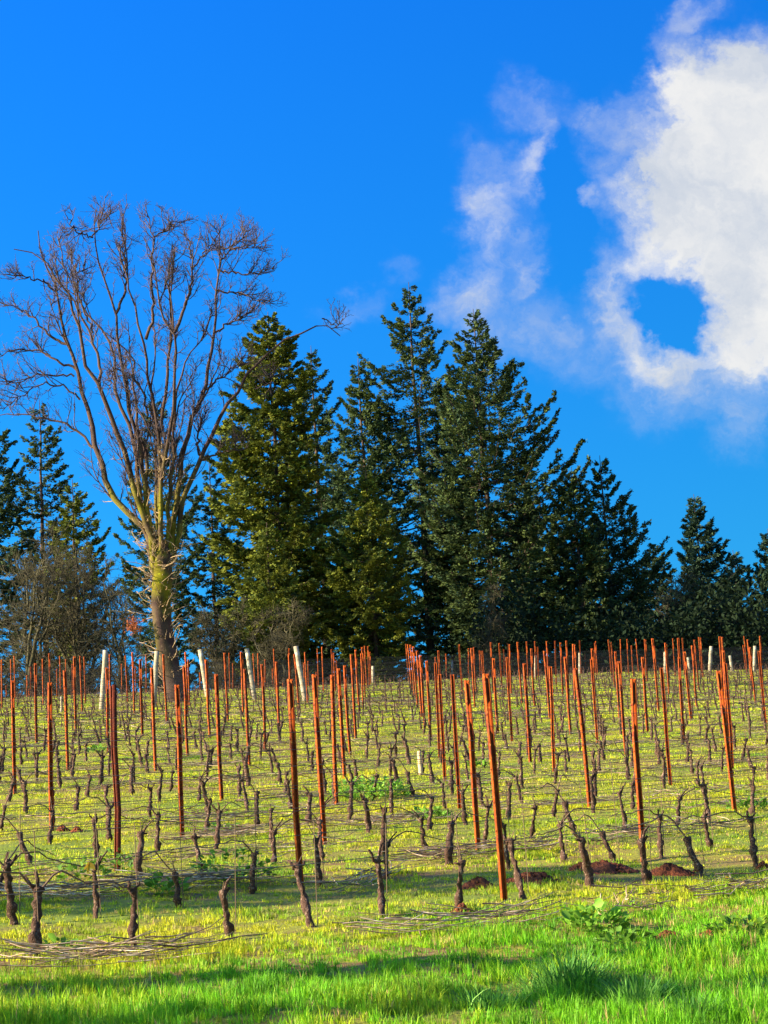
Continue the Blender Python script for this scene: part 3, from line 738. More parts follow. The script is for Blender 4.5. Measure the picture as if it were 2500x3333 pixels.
def leafy(px, py, r, n, size, label, flowers=0, tall=.18, dark=1.0, name='broadleaf_weed'):
    c = gp(px, py); a = rng.random(n) * 2 * np.pi; q = r * np.sqrt(rng.random(n)); x = c[0] + q * np.cos(a); y = c[1] + q * np.sin(a)
    z = gz(x, y) + tall * rng.random(n) * (1 - .5 * (q / r) ** 2) + .02
    b = np.stack([x, y, z], -1); az = a + rng.normal(0, .8, n); el = rng.uniform(-.1, 1.1, n)
    d = np.stack([np.cos(az) * np.cos(el), np.sin(az) * np.cos(el), np.sin(el)], -1); s = norm(np.cross(d, rng.normal(0, .35, (n, 3)) + [0, 0, 1])); nn = np.cross(s, d)
    L = size * (.5 + .8 * rng.random(n))[:, None]; w = L * .36
    V = np.stack([b, b + d * L * .35 + s * w * .8 + nn * L * .08, b + d * L * .75 + s * w * .9 + nn * L * .05, b + d * L * 1.05 - nn * L * .12, b + d * L * .75 - s * w * .9 + nn * L * .05, b + d * L * .35 - s * w * .8 + nn * L * .08], 1)
    k = np.arange(n) * 6; Q = np.concatenate([np.stack([k, k + 1, k + 2, k + 3], -1), np.stack([k, k + 3, k + 4, k + 5], -1)])
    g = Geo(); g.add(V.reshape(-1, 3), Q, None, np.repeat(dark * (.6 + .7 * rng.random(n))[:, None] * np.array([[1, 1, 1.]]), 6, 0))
    root = thing(name, label, 'weed', c, 'broad-leaved weeds')
    # stems reach the ground
    stn = max(5, n // 12); P = np.stack([np.stack([x[:stn], y[:stn], gz(x[:stn], y[:stn]) - .01], -1), b[:stn] * .5 + np.stack([x[:stn], y[:stn], gz(x[:stn], y[:stn])], -1) * .5, b[:stn] + d[:stn] * .01], 1)
    sv, sq = tubes(P, np.full((stn, 3), .003), 4); g.add(sv, sq, None, (.8, .8, .6))
    link('leaves', g.mesh('leaves', 'tint', off=c, smooth=False), M_weed, root)
    for i in range(flowers):
        fx, fy = c[0] + random.uniform(-r, r) * .8, c[1] + random.uniform(-r, r) * .8; fz = float(gz(fx, fy)) + tall * random.uniform(1.1, 1.6)
        f = Geo()
        for j in range(7):
            pa = j * 2.4; u = np.array([math.cos(pa), math.sin(pa), .5]); o = np.array([fx, fy, fz]); t = np.array([-math.sin(pa), math.cos(pa), 0])
            f.add([o, o + u * .018 + t * .008, o + u * .030, o + u * .018 - t * .008], [(0, 1, 2, 3)])
        sp = np.array([[[fx, fy, fz - tall * 1.3], [fx, fy, fz - .05], [fx, fy, fz]]]); v, qd = tubes(sp, np.full((1, 3), .002), 4); f.add(v, qd)
        link('flower', f.mesh('flower', off=c, smooth=False), M_flower, root)
leafy(1205, 2600, .55, 600, .07, 'bright leafy mustard patch left of the central vine column', 4, .26, 1.25)
leafy(1940, 3020, .22, 160, .075, 'bright broad-leaved weed on the verge before the red soil', 0, .16, 1.2)
leafy(1400, 2668, .25, 110, .07, 'green weed clump beside the cream grow tube', 0, .12)
leafy(270, 2868, .24, 90, .065, 'shade-darkened broad-leaved weed around the left vine', 0, .2, .8)  # shade around this vine is put into the leaf tint
leafy(760, 2880, .36, 200, .06, 'tall shaded weeds between two vines left of centre', 0, .3, .95)  # leaf tint lowered slightly to stand for the shade
leafy(540, 2920, .16, 70, .08, 'small leafy weed at the foot of a mossy vine', 0, .14)
leafy(390, 2850, .18, 70, .06, 'shade-darkened weeds at the foot of the maroon post', 0, .22, .7)  # leaf colour darkened for the shade at the post's foot
leafy(740, 2715, .18, 80, .07, 'small green weed before the left-centre alley canes', 0, .13)
leafy(2440, 2640, .25, 100, .07, 'leafy weed right of the twin posts', 0, .13)
leafy(1560, 2500, .22, 90, .07, 'bright grassy weed behind the right-hand posts', 0, .12)
leafy(330, 2450, .3, 100, .08, 'green weed patch by the far left posts', 0, .14)
leafy(190, 3110, .16, 50, .07, 'young seedling weeds near the leftmost front vine', 0, .1)
leafy(2030, 3060, .2, 60, .06, 'low dark weed on the verge left of the soil patch', 0, .07, .7)
leafy(2440, 3040, .3, 120, .06, 'low dark clover patch at the right of the verge', 0, .07, .7)
def dandelion():
    c = gp(2368, 2900); g = Geo(); root = thing('dandelion', 'single yellow dandelion beside brushy canes on the right', 'dandelion', c)
    v, q = tubes(np.array([[[0, 0, 0], [.005, 0, .05], [.004, 0, .10]]]), np.full((1, 3), .003), 5); g.add(v, q); link('stem', g.mesh('stem'), M_weed, root)
    f = Geo()
    for j in range(26):
        a = j * 2.4; e = (j % 3) * .35 + .15; u = np.array([math.cos(a) * math.cos(e), math.sin(a) * math.cos(e), math.sin(e)]); t = np.array([-math.sin(a), math.cos(a), 0]); o = np.array([.004, 0, .10])
        f.add([o, o + u * .017 + t * .005, o + u * .026, o + u * .017 - t * .005], [(0, 1, 2, 3)])
    link('flower', f.mesh('flower', smooth=False), M_flower, root)
dandelion()
def yellow_leaf():
    p = plane_at(312, 2988); d = p[1]; rr = ray(290, 2805); o = CAM + rr * (d / rr[1]); g = Geo()
    for j in range(5):
        a = j * 1.1; u = np.array([math.cos(a) * .5, .2 * math.sin(a * 2), -.7 + .3 * math.sin(a)]); t = np.array([.5, .2, .3])
        g.add([o, o + u * .05 + t * .03, o + u * .10, o + u * .05 - t * .03], [(0, 1, 2, 3)])
    tag(link('hanging_leaf', g.mesh('hanging_leaf', off=o, smooth=False), M_yleaf, loc=o), 'single yellow leaf hanging on the slim pale vine', 'leaf')
yellow_leaf()

# ------------------------------------------------------------------ conifers
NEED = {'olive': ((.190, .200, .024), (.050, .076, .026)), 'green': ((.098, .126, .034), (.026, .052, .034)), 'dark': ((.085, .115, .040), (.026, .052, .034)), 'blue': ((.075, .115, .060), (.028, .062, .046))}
def conifer(tip, D, prof, tone, seed, label, branches=120, cards=26, upturn=.35, csize=.34, bare_low=0.0, lean=0.0):
    r = np.random.default_rng(seed)
    rr = ray(*tip); top = CAM + rr * (D / rr[1]); base = np.array([top[0] + lean, top[1], float(gz(top[0], top[1]))])
    Ht = top[2] - base[2]; pxm = D / FPX
    ys = np.array([tip[1]] + [p[0] for p in prof]); lw = np.array([6] + [-p[1] for p in prof]) * pxm; rw = np.array([6] + [p[2] for p in prof]) * pxm
    hz = (ys - tip[1]) * pxm                        # metres below the tip
    n = int(branches * 1.75); t = (np.arange(n) + r.random(n)) / n; dep = .25 + (Ht * (1 - bare_low) - .25) * t ** .92
    az = np.arange(n) * 2.39996 + r.normal(0, .35, n)
    Lw = np.interp(dep, hz, lw); Rw = np.interp(dep, hz, rw); cx = np.cos(az)
    side = np.where(cx > 0, Rw, Lw); avg = (Lw + Rw) / 2
    L = (side * np.abs(cx) + avg * (1 - np.abs(cx))) * r.uniform(.74, 1.18, n); L = np.maximum(L, .25)
    big = r.random(n) < .10; L = np.where(big, L * 1.12, L); L = np.where(r.random(n) < .14, L * .6, L)
    q = dep / Ht; el0 = np.interp(q, [0, .10, .45, 1], [.55, .28, .02, -.25]) + r.normal(0, .12, n)
    m = 7; s = np.linspace(0, 1, m)
    out = np.stack([np.cos(az), np.sin(az), 0 * az], -1)
    drop = L[:, None] * (np.tan(np.clip(el0, -.6, 1.1))[:, None] * s[None] * .8 + upturn * s[None] ** 2.2 * ((.4 + .6 * (1 - q)) * np.minimum(1, .25 + q * 3.5))[:, None] - .12 * np.sin(s * np.pi)[None])
    dep = np.clip(dep + drop[:, -1], .1 + .3 * dep, Ht - .3)
    tz = top[2] - dep; ax = base[:2][None] + (top - base)[:2][None] * ((tz - base[2]) / Ht)[:, None]
    root = np.concatenate([ax, tz[:, None]], 1)
    P = root[:, None, :] + out[:, None, :] * (L[:, None] * s[None])[:, :, None]; P[:, :, 2] += drop
    P[:, 1:] += r.normal(0, .05, (n, m - 1, 3)) * np.minimum(L, 3)[:, None, None] * .5
    g = Geo()
    nt = 12; tt = np.linspace(0, 1, nt); TP = base[None] + (top - base)[None] * tt[:, None]; TP[1:-1, :2] += r.normal(0, .05, (nt - 2, 2))
    rb = .0085 * Ht + .05
    V, Q = tubes(TP[None], (rb * (1 - tt) ** .9 + .02)[None], 8); g.add(V, Q)
    o = thing('fir_tree', label, 'conifer', base, 'evergreen trees behind the vineyard')
    link('trunk', g.mesh('fir_trunk', off=base), M_firbark, o)
    gb = Geo(); V, Q = tubes(P, np.clip(.012 * L, .012, .07)[:, None] * np.linspace(1, .25, m)[None], 4); gb.add(V, Q)
    link('limbs', gb.mesh('fir_limbs', off=base), M_firbark, o)
    # needle sprays
    cnt = np.maximum((L * cards * 7.0 * r.uniform(.75, 1.2, n)).astype(int), 26); bi = np.repeat(np.arange(n), cnt); N = len(bi)
    u = r.random(N) ** .72; lo = np.where(L > 2.5, .16, .04)[bi]; u = lo + (1 - lo) * u
    f = u * (m - 1); i0 = np.minimum(f.astype(int), m - 2); fr = (f - i0)[:, None]
    C = P[bi, i0] * (1 - fr) + P[bi, i0 + 1] * fr; bd = norm(P[bi, i0 + 1] - P[bi, i0])
    lat = norm(np.cross(bd, np.array([0, 0, 1.]))); sg = r.choice([-1, 1], N)[:, None]
    # side branchlets: clusters around the limb
    ncl = 9; cid = np.floor(u * ncl * np.maximum(1, L[bi] / 2.2)); hh = hash2(bi * 1.7, cid * 3.3, seed % 17); h2 = hash2(bi * 2.9, cid * 5.1, 3 + seed % 13)
    brl = (np.interp(u, [0, .5, 1], [.40, .33, .07]) * np.clip(L[bi], 1.1, 4.5) * (.35 + .9 * hh))
    v = r.random(N); sg = np.where(h2 < .5, -1, 1)[:, None]
    C = C + lat * sg * (brl * v)[:, None] + bd * (brl * v * .55)[:, None]; C[:, 2] -= brl * v * (.30 + .35 * q[bi]) * .6; C += r.normal(0, .07, (N, 3)) * [1, 1, .8]
    d = norm(bd * .8 + lat * sg * .75 + np.stack([0 * u, 0 * u, -.18 - .2 * q[bi] + .1 * r.normal(0, 1, N)], -1) + r.normal(0, .26, (N, 3)))
    sd = norm(np.cross(d, r.normal(0, .8, (N, 3)) + [0, 0, 1]))
    Lc = (csize * .56 * (.55 + .8 * r.random(N)))[:, None]; wc = Lc * .30
    V = np.stack([C - d * Lc * .15, C + d * Lc * .4 + sd * wc, C + d * Lc, C + d * Lc * .4 - sd * wc], 1).reshape(-1, 3)
    k = np.arange(N) * 4; Q = np.stack([k, k + 1, k + 2, k + 3], -1)
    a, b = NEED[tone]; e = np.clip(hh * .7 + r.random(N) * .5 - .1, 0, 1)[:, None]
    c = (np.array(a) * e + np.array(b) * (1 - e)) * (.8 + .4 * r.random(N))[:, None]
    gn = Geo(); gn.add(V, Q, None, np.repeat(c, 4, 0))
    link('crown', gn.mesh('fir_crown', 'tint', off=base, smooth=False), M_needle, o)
    return o
def P_(*a): return [(a[i], a[i + 1], a[i + 2]) for i in range(0, len(a), 3)]
conifer((872, 1015), 150, P_(1080,-70,75, 1200,-120,120, 1350,-165,145, 1500,-200,165, 1650,-205,165, 1800,-225,185, 1950,-220,190, 2150,-150,130), 'olive', 1, 'dense olive-green fir behind the right limbs of the bare maple', 190, 40, .2, .36)
conifer((1330, 918), 172, P_(1000,-65,75, 1100,-115,95, 1200,-215,140, 1300,-200,180, 1450,-220,170, 1700,-250,200, 1900,-200,200, 2150,-130,120), 'green', 2, 'tallest fir, open near its top with the trunk showing', 125, 25, .4, .36)
conifer((1540, 1005), 168, P_(1090,-60,75, 1200,-100,165, 1300,-150,230, 1400,-170,280, 1500,-190,300, 1700,-230,330, 1900,-250,300, 2150,-150,190), 'green', 3, 'broad fir with upswept right-hand boughs, second tallest', 165, 27, .5, .36)
conifer((1012, 1125), 178, P_(1250,-60,75, 1400,-80,120, 1600,-110,150, 1800,-150,170, 2000,-120,130, 2150,-80,90), 'dark', 4, 'dark slender fir right behind the dense olive fir', 120, 28, .3)
conifer((1165, 1165), 170, P_(1250,-35,60, 1400,-95,120, 1600,-130,140, 1850,-160,150, 2150,-100,100), 'green', 5, 'rounded fir shoulder left of the tallest fir', 120, 28, .35)
conifer((1190, 1530), 149, P_(1620,-60,50, 1750,-125,105, 1900,-210,145, 2050,-190,140, 2150,-120,100), 'olive', 6, 'light olive young fir in front of the tall firs', 120, 38, .25, .3)
conifer((868, 1700), 141, P_(1780,-40,55, 1850,-70,85, 1950,-120,120, 2060,-120,140, 2150,-80,90), 'olive', 7, 'small bright fir at the foot of the dense olive fir', 90, 40, .25, .28)
conifer((1860, 1520), 166, P_(1600,-60,50, 1700,-110,65, 1850,-150,120, 2050,-150,140, 2150,-90,90), 'green', 8, 'medium fir just right of the broad upswept fir', 105, 34, .35)
conifer((1952, 1482), 174, P_(1540,-35,45, 1620,-65,95, 1720,-105,155, 1820,-130,200, 1920,-130,195, 2060,-110,140, 2150,-80,100), 'green', 9, 'open lopsided fir with long boughs to the right', 95, 28, .55)
conifer((2258, 1608), 186, P_(1680,-35,45, 1760,-55,85, 1850,-70,120, 1950,-90,155, 2080,-90,150, 2150,-70,100), 'blue', 10, 'narrow pointed dark fir standing clear on the right', 150, 36, .3)
conifer((2385, 1790), 190, P_(1850,-30,50, 1950,-55,75, 2080,-60,80, 2150,-50,60), 'blue', 11, 'low dark fir right of the narrow pointed fir', 95, 34, .3)
conifer((2498, 1720), 186, P_(1800,-45,60, 1950,-75,90, 2080,-80,100, 2150,-60,60), 'blue', 12, 'dark fir cut by the right edge of the photo', 120, 34, .3)
conifer((128, 1300), 164, P_(1400,-60,60, 1500,-85,90, 1650,-130,115, 1800,-150,150, 2050,-140,140, 2150,-100,100), 'green', 13, 'sparse fir behind the low left limbs of the bare maple', 95, 22, .4)
conifer((-45, 1320), 160, P_(1450,-80,95, 1600,-110,130, 1800,-130,150, 2050,-120,140, 2150,-90,100), 'dark', 14, 'dark fir cut by the left edge of the photo', 110, 28, .35)
conifer((500, 1290), 186, P_(1400,-60,70, 1550,-100,120, 1700,-130,150, 1900,-150,160, 2060,-130,150, 2150,-90,100), 'green', 15, 'hazy fir directly behind the bare maple trunk', 105, 26, .4)
conifer((235, 1560), 152, P_(1650,-60,70, 1800,-100,110, 1950,-120,130, 2060,-110,120, 2150,-80,80), 'olive', 16, 'mid-height greenish fir left of the bare maple trunk', 90, 32, .3, .3)
conifer((1705, 1560), 196, P_(1700,-60,60, 1850,-110,110, 2060,-140,140, 2150,-90,90), 'dark', 17, 'dark fir deep behind the broad upswept fir', 130, 28, .3)
conifer((2125, 1770), 196, P_(1850,-50,60, 1950,-80,90, 2060,-90,100, 2150,-60,60), 'dark', 18, 'low dark fir behind the open lopsided fir', 110, 28, .3)
conifer((680, 1500), 190, P_(1650,-70,80, 1800,-110,110, 2060,-130,130, 2150,-90,90), 'dark', 19, 'dark fir in the gap right of the maple trunk', 90, 28, .3)
conifer((1440, 1620), 192, P_(1750,-70,80, 1900,-110,110, 2080,-130,130, 2150,-90,90), 'dark', 20, 'dark fir deep between the two tallest firs', 90, 28, .3)

# ------------------------------------------------------------------ bare trees
def grow(P, k, t0, lr, ang, n, upb, wig, r, side=None):
    """children for every parent polyline in P (m,N,3): k each, from parameter t0..1."""
    m, N, _ = P.shape; seg = np.linalg.norm(P[:, -1] - P[:, 0], axis=-1)
    pi = np.repeat(np.arange(m), k); c = len(pi); t = t0 + (1 - t0) * r.random(c)
    f = t * (N - 1); i0 = np.minimum(f.astype(int), N - 2); fr = (f - i0)[:, None]
    o = P[pi, i0] * (1 - fr) + P[pi, i0 + 1] * fr; d = norm(P[pi, i0 + 1] - P[pi, i0])
    a = r.normal(0, 1, (c, 3)); a = norm(a - (a * d).sum(-1, keepdims=True) * d)
    an = (ang + r.normal(0, .2, c))[:, None]; d0 = norm(d * np.cos(an) + a * np.sin(an) + np.array([0, 0, upb]))
    L = (lr[0] + (lr[1] - lr[0]) * r.random(c)) * (1.15 - .72 * t)
    out = np.zeros((c, n, 3)); out[:, 0] = o; dd = d0.copy(); st = (L / (n - 1))[:, None]
    for i in range(1, n):
        dd = norm(dd + r.normal(0, wig, (c, 3)) + np.array([0, 0, upb * .35])); out[:, i] = out[:, i - 1] + dd * st
    return out
def resample(pts, n):
    pts = np.asarray(pts, float); s = np.concatenate([[0], np.cumsum(np.linalg.norm(np.diff(pts, axis=0), axis=1))]); t = np.linspace(0, s[-1], n)
    return np.stack([np.interp(t, s, pts[:, i]) for i in range(pts.shape[1])], -1)

def build_maple():
    r = np.random.default_rng(42); D = plane_at(575, 2285)[1]; base = gp(575, 2285)
    pxm = D / FPX; k = .75347
    def w3(x, y, dy=0.0):
        rr = ray(x * k, 600 + y * k); return CAM + rr * ((D + dy) / rr[1])
    # traced limbs (coordinates of the enlarged crown view), width in the same units at start and end
    LIMB = [
     ([(655,1560),(610,1470),(520,1400),(480,1340),(450,1240),(410,1090),(370,950),(330,800),(290,640),(240,460),(190,330),(165,200)],34,4),
     ([(410,1140),(350,1075),(270,1030),(120,990),(0,1000),(-40,980)],13,3),([(330,800),(250,760),(150,710),(0,730),(-60,700)],13,3),([(345,930),(280,870),(190,860),(80,920),(10,980)],10,3),
     ([(290,690),(210,650),(150,580),(60,520),(-20,500)],14,3),([(320,830),(170,820),(60,860),(-30,850)],10,3),([(240,460),(190,420),(110,400),(20,390)],10,3),
     ([(660,1520),(590,1350),(560,1230),(540,1140),(500,1040),(455,960),(430,880),(370,780),(345,690),(330,600),(290,480),(250,430),(200,340),(130,290),(60,280)],32,4),
     ([(430,880),(440,800),(410,690),(350,560),(300,470),(270,330),(250,230)],15,3),([(400,640),(350,520),(310,400),(355,370),(370,330)],10,3),
     ([(610,1400),(600,1330),(590,1180),(550,1020),(500,900),(490,780),(500,700),(430,620),(380,560),(330,480),(300,380),(310,280)],26,4),
     ([(620,1300),(610,1150),(570,1000),(530,850),(515,720),(500,560),(460,430),(425,350),(400,230),(415,110)],24,4),
     ([(500,560),(540,470),(545,330),(540,200),(532,120)],14,3),([(400,230),(330,200),(290,140)],8,3),([(400,230),(440,160),(470,130)],7,3),
     ([(630,1400),(640,1200),(600,1050),(575,880),(570,740),(510,690),(455,640)],24,5),([(640,1000),(620,900),(560,820),(490,800),(470,870)],12,4),
     ([(680,1420),(690,1200),(690,1080),(715,900),(720,780),(740,640),(745,480),(750,330),(745,260)],26,4),
     ([(690,1100),(655,900),(640,780),(630,670),(595,600),(570,480),(540,330),(530,150)],20,4),([(630,670),(665,570),(660,400),(665,230),(630,100)],15,3),([(665,230),(720,190),(770,165)],8,3),
     ([(700,1450),(700,1250),(750,1000),(755,800),(750,640),(700,550),(680,430),(650,310),(620,230)],22,4),([(755,640),(800,530),(830,430),(835,370),(820,250),(790,190)],16,3),([(835,370),(880,300),(930,250),(945,170)],9,3),
     ([(750,1480),(765,1330),(790,1150),(840,1000),(890,870),(915,740),(930,600),(935,450),(950,340),(945,180)],30,4),
     ([(930,640),(980,600),(1060,560),(1110,530)],11,3),([(940,460),(1010,470),(1100,500),(1170,510)],10,3),([(940,370),(1040,390),(1130,380),(1185,355)],9,3),([(950,330),(1010,270),(1070,190)],8,3),([(948,270),(1040,280),(1135,265)],7,3),
     ([(870,900),(930,850),(1000,800),(1090,740)],12,3),
     ([(770,1500),(790,1370),(820,1300),(860,1200),(880,1150),(930,1060),(980,960),(1040,860),(1120,760),(1220,690),(1310,640),(1390,580),(1430,620),(1470,655)],28,4),([(1390,580),(1450,610),(1480,600)],6,3),
     ([(865,1170),(850,1080),(890,980),(895,930)],12,3),([(870,1190),(950,1160),(1000,1150),(1040,1090)],12,3),([(1160,740),(1180,820),(1170,860)],6,2),
     ([(720,1560),(730,1400),(745,1200),(750,1000),(760,900),(790,800),(850,700),(900,640)],24,4)]
    trunkpts = [(772,2260),(745,2140),(712,1985),(700,1900),(692,1800),(700,1700),(705,1620),(700,1540)]
    trw = [108,88,84,80,84,90,74,40]
    gt = Geo(); n = 26
    TP = resample(np.array([np.append(w3(x, y), w) for (x, y), w in zip(trunkpts, trw)]), n)
    TP[0, 2] = min(TP[0, 2], base[2] - .1)
    def mossy(z): return z
    allP = []; allR = []
    sides = 14; rad = TP[:, 3] / 2 * k * pxm
    V, Q = tubes(TP[None, :, :3], rad[None], sides)
    V = V.reshape(n, sides, 3); ang = np.arange(sides) / sides * 2 * np.pi
    V += (norm(V - TP[:, None, :3]) * (rad[:, None] * (.10 * np.sin(3 * ang + 1)[None] + r.normal(0, .05, (n, sides))))[:, :, None]); V = V.reshape(-1, 3)
    ztop, zlo = w3(700, 1150)[2], w3(700, 1750)[2]
    def mosscol(V):
        """moss grows on the lower crown's limbs and the damp (right, north) side of the trunk."""
        h = V[:, 2]; on = np.clip((h - base[2] - 1.0) / 2.0, 0, 1) * np.clip((ztop - h) / 3.0, 0, 1); nn = fbm(V[:, 0] * 2.2 + V[:, 2] * 1.3, V[:, 1] * 2 + V[:, 2] * .8, 5)
        a = np.clip((nn - .36) * 6, 0, 1) * on
        return (1 - a)[:, None] * np.ones(3) + a[:, None] * np.array([2.3, 3.4, .20])
    gt.add(V, Q, None, mosscol(V))
    o = thing('maple_tree', 'tall bare maple with spreading limbs and mossy forked trunk', 'bare tree', base)
    link('trunk', gt.mesh('maple_trunk', 'moss', off=base), M_maplebark, o)
    gl = Geo(); limbs = []; dep0 = []
    for i, (pts, w0, w1) in enumerate(LIMB):
        spread = r.normal(0, 1)
        big = w0 >= 20
        off = r.uniform(-3.5, 3.5) if big else None
        P = []
        if big:
            x0, y0 = pts[0]; pts = [(700 + (x0 - 700) * .12, 1800), (700 + (x0 - 700) * .35, 1700), (700 + (x0 - 700) * .7, (1690 + y0) / 2)] + pts; w0 = w0 * 1.12
            for j, (x, y) in enumerate(pts):
                f = min(1, max(0, (1650 - y) / 1000)); P.append(w3(x, y, off * f))
            dep0.append((pts, off))
        else:       # start where the parent is: nearest traced vertex of a big limb
            best = min(((abs(px - pts[0][0]) + abs(py - pts[0][1]), oo, py) for pp, oo in dep0 for px, py in pp), key=lambda q: q[0])
            f0 = best[1] * min(1, max(0, (1650 - pts[0][1]) / 1000)); slope = r.uniform(-1.8, 1.8)
            for j, (x, y) in enumerate(pts): P.append(w3(x, y, f0 + slope * j / len(pts)))
        nn = 22; P = resample(np.array(P), nn); P[1:-1] += r.normal(0, .045, (nn - 2, 3))
        R = .98 * np.linspace(w0, w1, nn) / 2 * k * pxm
        limbs.append((P, R, w0)); V, Q = tubes(P[None], R[None], 8); gl.add(V, Q, None, mosscol(V))
    A = np.stack([l[0] for l in limbs]); big = np.array([l[2] for l in limbs]) >= 20
    gw = Geo()
    B1 = grow(A, 12, .26, (.6, 1.8), .70, 7, .24, .17, r)
    B0 = grow(A[big & (np.abs(A[:, -1, 0] - A[:, 0, 0]) < 6.5)], 4, .22, (2.2, 4.6), .38, 14, .34, .09, r)
    def inside(B, rx, ry):
        """keep branches whose ends stay within the maple's rounded crown (the long right limb is apart)."""
        e = np.array([proj(b[-1]) for b in B]); return B[(((e[:, 0] - 440) / rx) ** 2 + ((e[:, 1] - 1150) / ry) ** 2 < 1) | (e[:, 0] > 790)]
    B0 = inside(B0, 440, 450); B1 = inside(B1, 490, 490)
    far = np.array([proj(b[-1])[0] > 890 for b in B1]); B1 = B1[~far | (np.arange(len(B1)) % 3 == 0)]
    V, Q = tubes(B0, np.linspace(.042, .014, 14)[None] * r.uniform(.7, 1.1, (len(B0), 1)), 5); gl.add(V, Q, None, (1, 1, 1)); link('limbs', gl.mesh('maple_limbs', 'moss', off=base), M_maplebark, o)
    B1c = grow(B0, 6, .2, (.6, 1.7), .7, 7, .24, .17, r)
    B1b = grow(A[~big][:-4], 6, .15, (.7, 1.8), .75, 7, .22, .20, r)
    B1 = np.concatenate([B1, B1b, B1c])
    V, Q = tubes(B1, np.linspace(.024, .009, 7)[None] * np.ones((len(B1), 1)), 4); gw.add(V, Q)
    B2 = grow(B1, 5, .15, (.35, .95), .75, 5, .18, .24, r); V, Q = tubes(B2, np.linspace(.011, .006, 5)[None] * np.ones((len(B2), 1)), 3); gw.add(V, Q)
    B3 = grow(B2, 2, .2, (.15, .42), .8, 4, .2, .26, r); V, Q = tubes(B3, np.linspace(.0085, .0055, 4)[None] * np.ones((len(B3), 1)), 3); gw.add(V, Q)
    link('twigs', gw.mesh('maple_twigs', off=base), M_twig, o)
    # pale curling shoots on the trunk and lower limbs
    gs = Geo(); low = [l[0][:9] for l in limbs if l[2] >= 20]; low = np.stack([resample(x, 10) for x in low] + [resample(TP[4:, :3], 10)] * 6 + [resample(TP[8:, :3], 10)] * 5)
    Sh = grow(low, 17, .0, (.4, 1.5), 1.25, 8, .16, .22, r); V, Q = tubes(Sh, np.linspace(.024, .009, 8)[None] * np.ones((len(Sh), 1)), 4); gs.add(V, Q)
    S2 = grow(Sh, 3, .3, (.15, .5), .8, 5, .15, .25, r); V, Q = tubes(S2, np.linspace(.009, .005, 5)[None] * np.ones((len(S2), 1)), 3); gs.add(V, Q)
    link('shoots', gs.mesh('maple_shoots', off=base), M_shoot, o)
    # clump of dead red leaves on a low shoot
    c = w3(575, 1905, -.4); st = w3(690, 1880); P = resample(np.array([st, (st + c) / 2 + [0, 0, .15], c]), 6); gd = Geo(); V, Q = tubes(P[None], np.full((1, 6), .015), 4); gd.add(V, Q)
    n = 260; C = c + r.normal(0, .17, (n, 3)); d = norm(r.normal(0, 1, (n, 3))); s = norm(np.cross(d, r.normal(0, 1, (n, 3)))); l = .10
    V = np.stack([C, C + d * l * .5 + s * l * .3, C + d * l, C + d * l * .5 - s * l * .3], 1).reshape(-1, 3); kk = np.arange(n) * 4; gd.add(V, np.stack([kk, kk + 1, kk + 2, kk + 3], -1))
    link('dead_leaves', gd.mesh('maple_dead_leaves', off=base, smooth=False), M_rustleaf, o)
build_maple()

def scrub(px, top, D, wpx, seed, label, dens=1.0, stems=5):
    r = np.random.default_rng(seed); rr = ray(px, top); t = CAM + rr * (D / rr[1]); base = np.array([t[0], t[1], float(gz(t[0], t[1]))]); H = t[2] - base[2]; W = wpx / FPX * D
    A = []
    for i in range(stems):
        a = r.uniform(0, 6.28); e = r.uniform(.3, 1.0) * W; end = base + np.array([math.cos(a) * e, math.sin(a) * e * .7, H * r.uniform(.72, .98)])
        mid = base * .5 + end * .5 + np.array([-math.cos(a) * e * .22, 0, H * .05]); A.append(resample(np.array([base + r.normal(0, .15, 3) * [1, 1, 0], mid, end]), 14) + np.concatenate([np.zeros((1, 3)), r.normal(0, .10, (13, 3))]))
    A = np.stack(A); g = Geo(); rb = .012 * H + .04
    V, Q = tubes(A, rb * np.linspace(1, .2, 14)[None] * r.uniform(.6, 1, (stems, 1)), 7); g.add(V, Q)
    o = thing('bare_oak', label, 'bare tree', base, 'leafless scrubby trees under the firs')
    link('trunk', g.mesh('oak_trunk', off=base), M_scrub, o)
    gw = Geo(); B = grow(A, int(12 * dens), .12, (.16 * H, .42 * H), .95, 8, .06, .30, r); V, Q = tubes(B, np.linspace(.045, .015, 8)[None] * np.ones((len(B), 1)), 4); gw.add(V, Q)
    B2 = grow(B, int(9), .1, (.08 * H, .2 * H), .85, 6, .06, .28, r); V, Q = tubes(B2, np.linspace(.022, .010, 6)[None] * np.ones((len(B2), 1)), 3); gw.add(V, Q)
    B3 = grow(B2, int(6), .1, (.35, 1.0), .9, 4, .03, .3, r); V, Q = tubes(B3, np.linspace(.012, .008, 4)[None] * np.ones((len(B3), 1)), 3); gw.add(V, Q)
    link('crown', gw.mesh('oak_crown', off=base), M_scrub, o)
scrub(70, 1740, 140, 190, 71, 'broad grey-brown leafless oak at the left edge', 1.0, 6)
scrub(250, 1700, 143, 170, 72, 'dense lichen-grey leafless oak left of the maple trunk', 1.0, 7)
scrub(400, 1850, 140, 120, 73, 'low twiggy oak close behind the maple trunk', .9, 5)
scrub(900, 1950, 138, 110, 74, 'small pale twiggy oak below the dense olive fir', .9, 5)
scrub(720, 1960, 140, 110, 75, 'low brown twiggy oak right of the maple trunk', .9, 5)
scrub(2010, 1830, 181, 120, 76, 'leafless oak with bent trunks behind the lopsided fir', .6, 4)
scrub(2190, 1860, 160, 140, 77, 'grey twiggy oak in front of the pointed fir', 1.0, 6)
scrub(2390, 1950, 160, 110, 78, 'low grey twiggy oak near the right edge', .9, 5)
scrub(1560, 1960, 150, 150, 79, 'faint spreading bare oak under the broad fir', .5, 4)

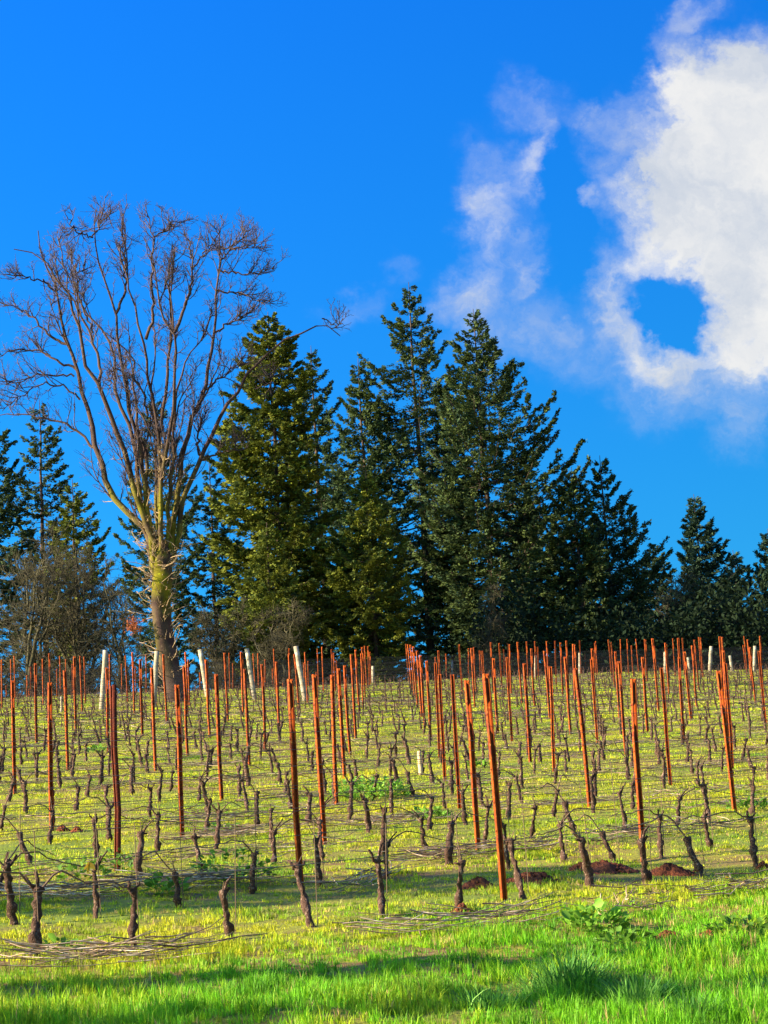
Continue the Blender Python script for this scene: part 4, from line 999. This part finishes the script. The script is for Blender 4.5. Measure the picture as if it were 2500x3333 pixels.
def build_thicket():
    """dark leafy brush under the wood, too tangled to count."""
    r = np.random.default_rng(5); g = Geo(); n = 190000
    px = r.uniform(-150, 2650, n); D = r.uniform(150, 200, n); x = (px - 1250) / FPX * D; y = D
    gap = (np.abs(px - 1275) < 60)
    topn = 1.8 + (6.5 + 3 * (px < 950)) * vnoise(x * .22, y * .15, 61) + 1.5 * vnoise(x * .8, y * .5, 62); h = topn * r.random(n) ** .8
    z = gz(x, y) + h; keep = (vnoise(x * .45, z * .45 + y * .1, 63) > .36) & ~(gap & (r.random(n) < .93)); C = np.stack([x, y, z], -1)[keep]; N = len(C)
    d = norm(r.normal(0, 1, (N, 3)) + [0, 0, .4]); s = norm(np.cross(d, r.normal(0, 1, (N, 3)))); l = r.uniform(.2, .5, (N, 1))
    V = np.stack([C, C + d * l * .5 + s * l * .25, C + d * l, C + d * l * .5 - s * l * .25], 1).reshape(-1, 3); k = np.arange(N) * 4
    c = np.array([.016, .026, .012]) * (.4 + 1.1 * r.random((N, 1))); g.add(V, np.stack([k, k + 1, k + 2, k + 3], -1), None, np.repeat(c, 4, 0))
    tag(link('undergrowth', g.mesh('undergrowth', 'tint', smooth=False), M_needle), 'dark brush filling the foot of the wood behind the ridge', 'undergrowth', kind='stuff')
build_thicket()

# trees left of the frame whose long shadows cross the foreground
def shade_tree(x, y, h, w, seed, label):
    r = np.random.default_rng(seed); base = np.array([x, y, float(gz(x, y))]); o = thing('roadside_tree', label, 'tree', base, 'trees beside the vineyard, left of the view')
    g = Geo(); P = np.stack([np.linspace(0, .2, 8), np.zeros(8), np.linspace(-.1, h, 8)], -1); V, Q = tubes(P[None], np.linspace(.16, .02, 8)[None], 8); g.add(V, Q); link('trunk', g.mesh('shade_trunk'), M_firbark, o)
    n = int(9000 * w * h / 20); t = r.random(n); rr = w * np.sin(np.clip(t * 1.05, 0, 1) * np.pi) ** .6 * np.sqrt(r.random(n)); a = r.random(n) * 6.28
    C = np.stack([rr * np.cos(a), rr * np.sin(a), h * (.12 + .88 * t)], -1); keep = vnoise(C[:, 1] * 1.4 + 9, C[:, 2] * 1.4 + C[:, 0], seed) > .34; C = C[keep]; N = len(C)
    d = norm(r.normal(0, 1, (N, 3))); s = norm(np.cross(d, r.normal(0, 1, (N, 3)))); l = .22
    V = np.stack([C, C + d * l * .5 + s * l * .3, C + d * l, C + d * l * .5 - s * l * .3], 1).reshape(-1, 3); k = np.arange(N) * 4; c = np.array([.04, .06, .015]) * np.ones((N, 1))
    gl = Geo(); gl.add(V, np.stack([k, k + 1, k + 2, k + 3], -1), None, np.repeat(c, 4, 0)); link('crown', gl.mesh('shade_crown', 'tint', smooth=False), M_needle, o)
SHADE = [(-16, 15.6, 11, 1.05, 91, 'slim evergreen standing beside the vineyard to the left'),
         (-10, 12.3, 5.5, .36, 92, 'small thin roadside tree nearer the viewer'), (-12, 9.9, 6.5, .40, 93, 'second small roadside tree, nearest to the viewer')]
for a in SHADE: shade_tree(*a)
